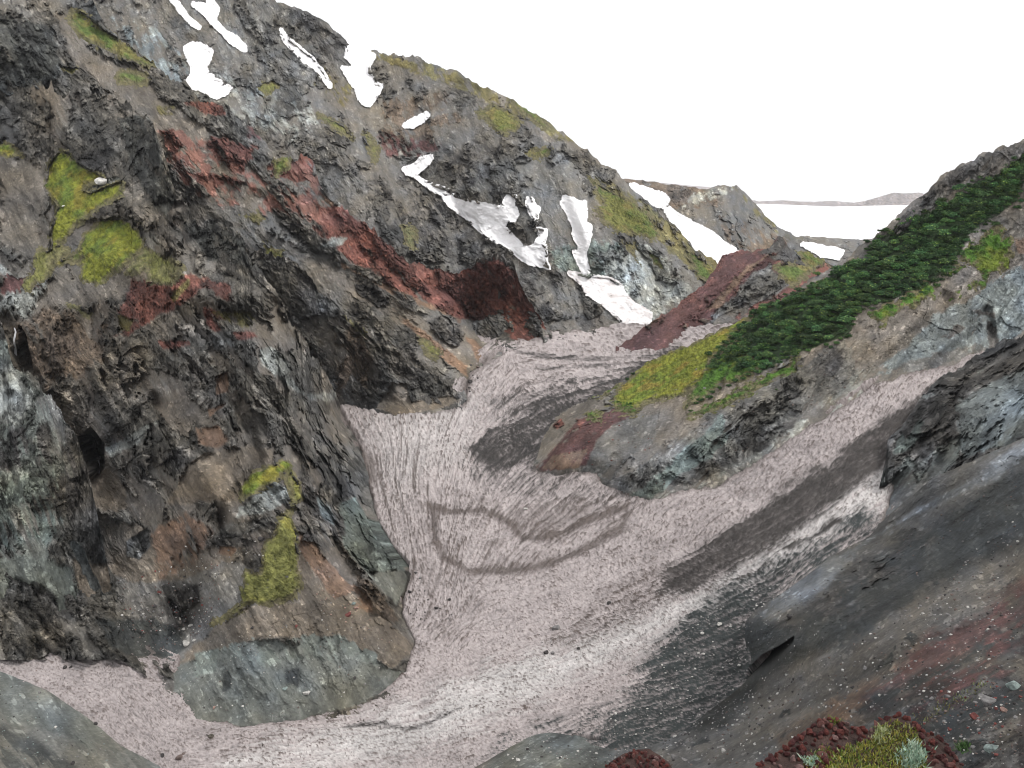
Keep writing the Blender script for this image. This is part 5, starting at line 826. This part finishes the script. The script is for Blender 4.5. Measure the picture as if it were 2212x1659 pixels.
sp_ = [(u, v, 11 + 15 * RS.rand() ** 2) for u, v in sample(big_poly, 235, 5, (MOSS,))] + [(u, np.interp(u, [a for a, _ in MR], [b for _, b in MR]) + RS.uniform(-1, 5), RS.uniform(11, 20)) for u in np.linspace(1645, 2085, 44)]
stones('m401', sp_, 'dark red stone heaped on the mossy mound at the bottom right', 'red stones of the mossy mound')
stones('m402', [(u, v, 7 + 9 * RS.rand()) for u, v in sample(PP(1305,1665, 1330,1640, 1375,1622, 1425,1634, 1460,1680), 80, 6)] + [(u, np.interp(u, [1305, 1375, 1460], [1658, 1620, 1672]) + 1, 11) for u in np.linspace(1310, 1455, 18)], 'reddish stone heaped on the small mound at the bottom centre right', 'red stones of the small mound')
M_MOSS = tint_mat('moss_blades', 8, (0.75, 0.75, 0.75), (1.2, 1.2, 1.2), 0.8, 0.0)
def blades(lay, pts, h, w, cols, seed, lean=0.5):
    rs = np.random.RandomState(seed); V, Cc = [], []
    for u, v in pts:
        p, n = spot(lay, u, v); hh = h * rs.uniform(0.5, 1.3); d = np.array([rs.randn() * lean, rs.randn() * lean - 0.3, 1.0]); d /= np.linalg.norm(d); s = np.cross(d, rs.randn(3)); s /= np.linalg.norm(s) + 1e-9; s *= w * rs.uniform(0.6, 1.4)
        p = p + rs.uniform(-.01, .01, 3); V += [p - s, p + s, p + d * hh * 0.7 + s * 0.7, p + d * hh - s * 0.2]; c = np.array(cols[rs.randint(len(cols))]) * rs.uniform(0.7, 1.25); Cc += [c] * 4
    return np.array(V), np.array(Cc)
mv, mc = blades('m401', sample(MOSS, 5200, 8) + sample(MOSS2, 700, 9), 0.035, 0.006, [(0.20, 0.22, 0.04), (0.26, 0.26, 0.05), (0.11, 0.17, 0.03), (0.30, 0.26, 0.06), (0.33, 0.34, 0.16)], 9)
tag(link('moss', new_mesh('moss', mv, np.arange(len(mv)).reshape(-1, 4), M_MOSS, mc, None, False)), 'yellow green moss and grass covering the red stone mound', 'moss', None, 'stuff')
def plant(lay, spots, n, h, w, cols, name, label, cat):
    vs, cs = [], []
    for k, (u, v, r) in enumerate(spots):
        pts = [(u + RS.randn() * r, v + RS.randn() * r * 0.7) for _ in range(n)]; a, b = blades(lay, pts, h, w, cols, 40 + k, 0.7); vs.append(a); cs.append(b)
    vs = np.concatenate(vs); cs = np.concatenate(cs); o = link(name, new_mesh(name, vs, np.arange(len(vs)).reshape(-1, 4), M_MOSS, cs, None, False)); tag(o, label, cat); return o
SIL = [(0.30, 0.40, 0.30), (0.38, 0.46, 0.36), (0.20, 0.30, 0.22)]
plant('m401', [(1975, 1630, 13), (1968, 1650, 12)], 300, 0.07, 0.008, SIL, 'silvery_plant', 'silvery green leafy plant on the right part of the mossy mound', 'plant')
plant('m401', [(1752, 1648, 9)], 160, 0.05, 0.007, SIL, 'silvery_plant', 'pale green leafy plant at the lower left of the mossy mound', 'plant')
plant('m401', [(1895, 1600, 8), (1905, 1580, 7)], 140, 0.05, 0.006, [(0.36, 0.38, 0.22), (0.28, 0.32, 0.14)], 'grass_tuft', 'pale grass tuft in the middle of the mossy mound', 'grass tuft')
plant('m401', [(1800, 1558, 7)], 90, 0.04, 0.005, [(0.16, 0.22, 0.05), (0.24, 0.28, 0.06)], 'grass_tuft', 'small green grass tuft on the left crest of the mossy mound', 'grass tuft')
plant('near_slope', [(2080, 1615, 7)], 260, 0.28, 0.03, [(0.05, 0.11, 0.03), (0.08, 0.14, 0.05)], 'low_herb', 'dark green herb clump on the slope right of the mossy mound', 'plant')
plant('near_slope', [(1990 + 18 * k, 1560 - 11 * k, 10) for k in range(8)], 26, 0.26, 0.04, [(0.16, 0.20, 0.09), (0.22, 0.24, 0.12), (0.20, 0.17, 0.07)], 'grass_strip', 'line of thin grass leading up to the large grey boulder', 'grass')['kind'] = 'stuff'

# ------------------------------------------------------------------ thin air haze: far hills fade
hz = np.array([(x, y, z) for z in (-61.5, 480) for y in (-450, 16300) for x in (-14300, 14300)], f32)
hm = bpy.data.materials.new('haze'); hm.use_nodes = True; hn = hm.node_tree.nodes; hn.clear()
pv = hn.new('ShaderNodeVolumePrincipled'); pv.inputs['Color'].default_value = (0.94, 0.95, 1.0, 1); pv.inputs['Density'].default_value = 0.00003
ho = hn.new('ShaderNodeOutputMaterial'); hm.node_tree.links.new(pv.outputs[0], ho.inputs['Volume'])
tag(link('haze', new_mesh('haze', hz, np.array([(0, 2, 3, 1), (4, 5, 7, 6), (0, 1, 5, 4), (2, 6, 7, 3), (0, 4, 6, 2), (1, 3, 7, 5)]), hm, None, None, False)), 'thin pale haze filling the valley', 'haze', None, 'stuff')
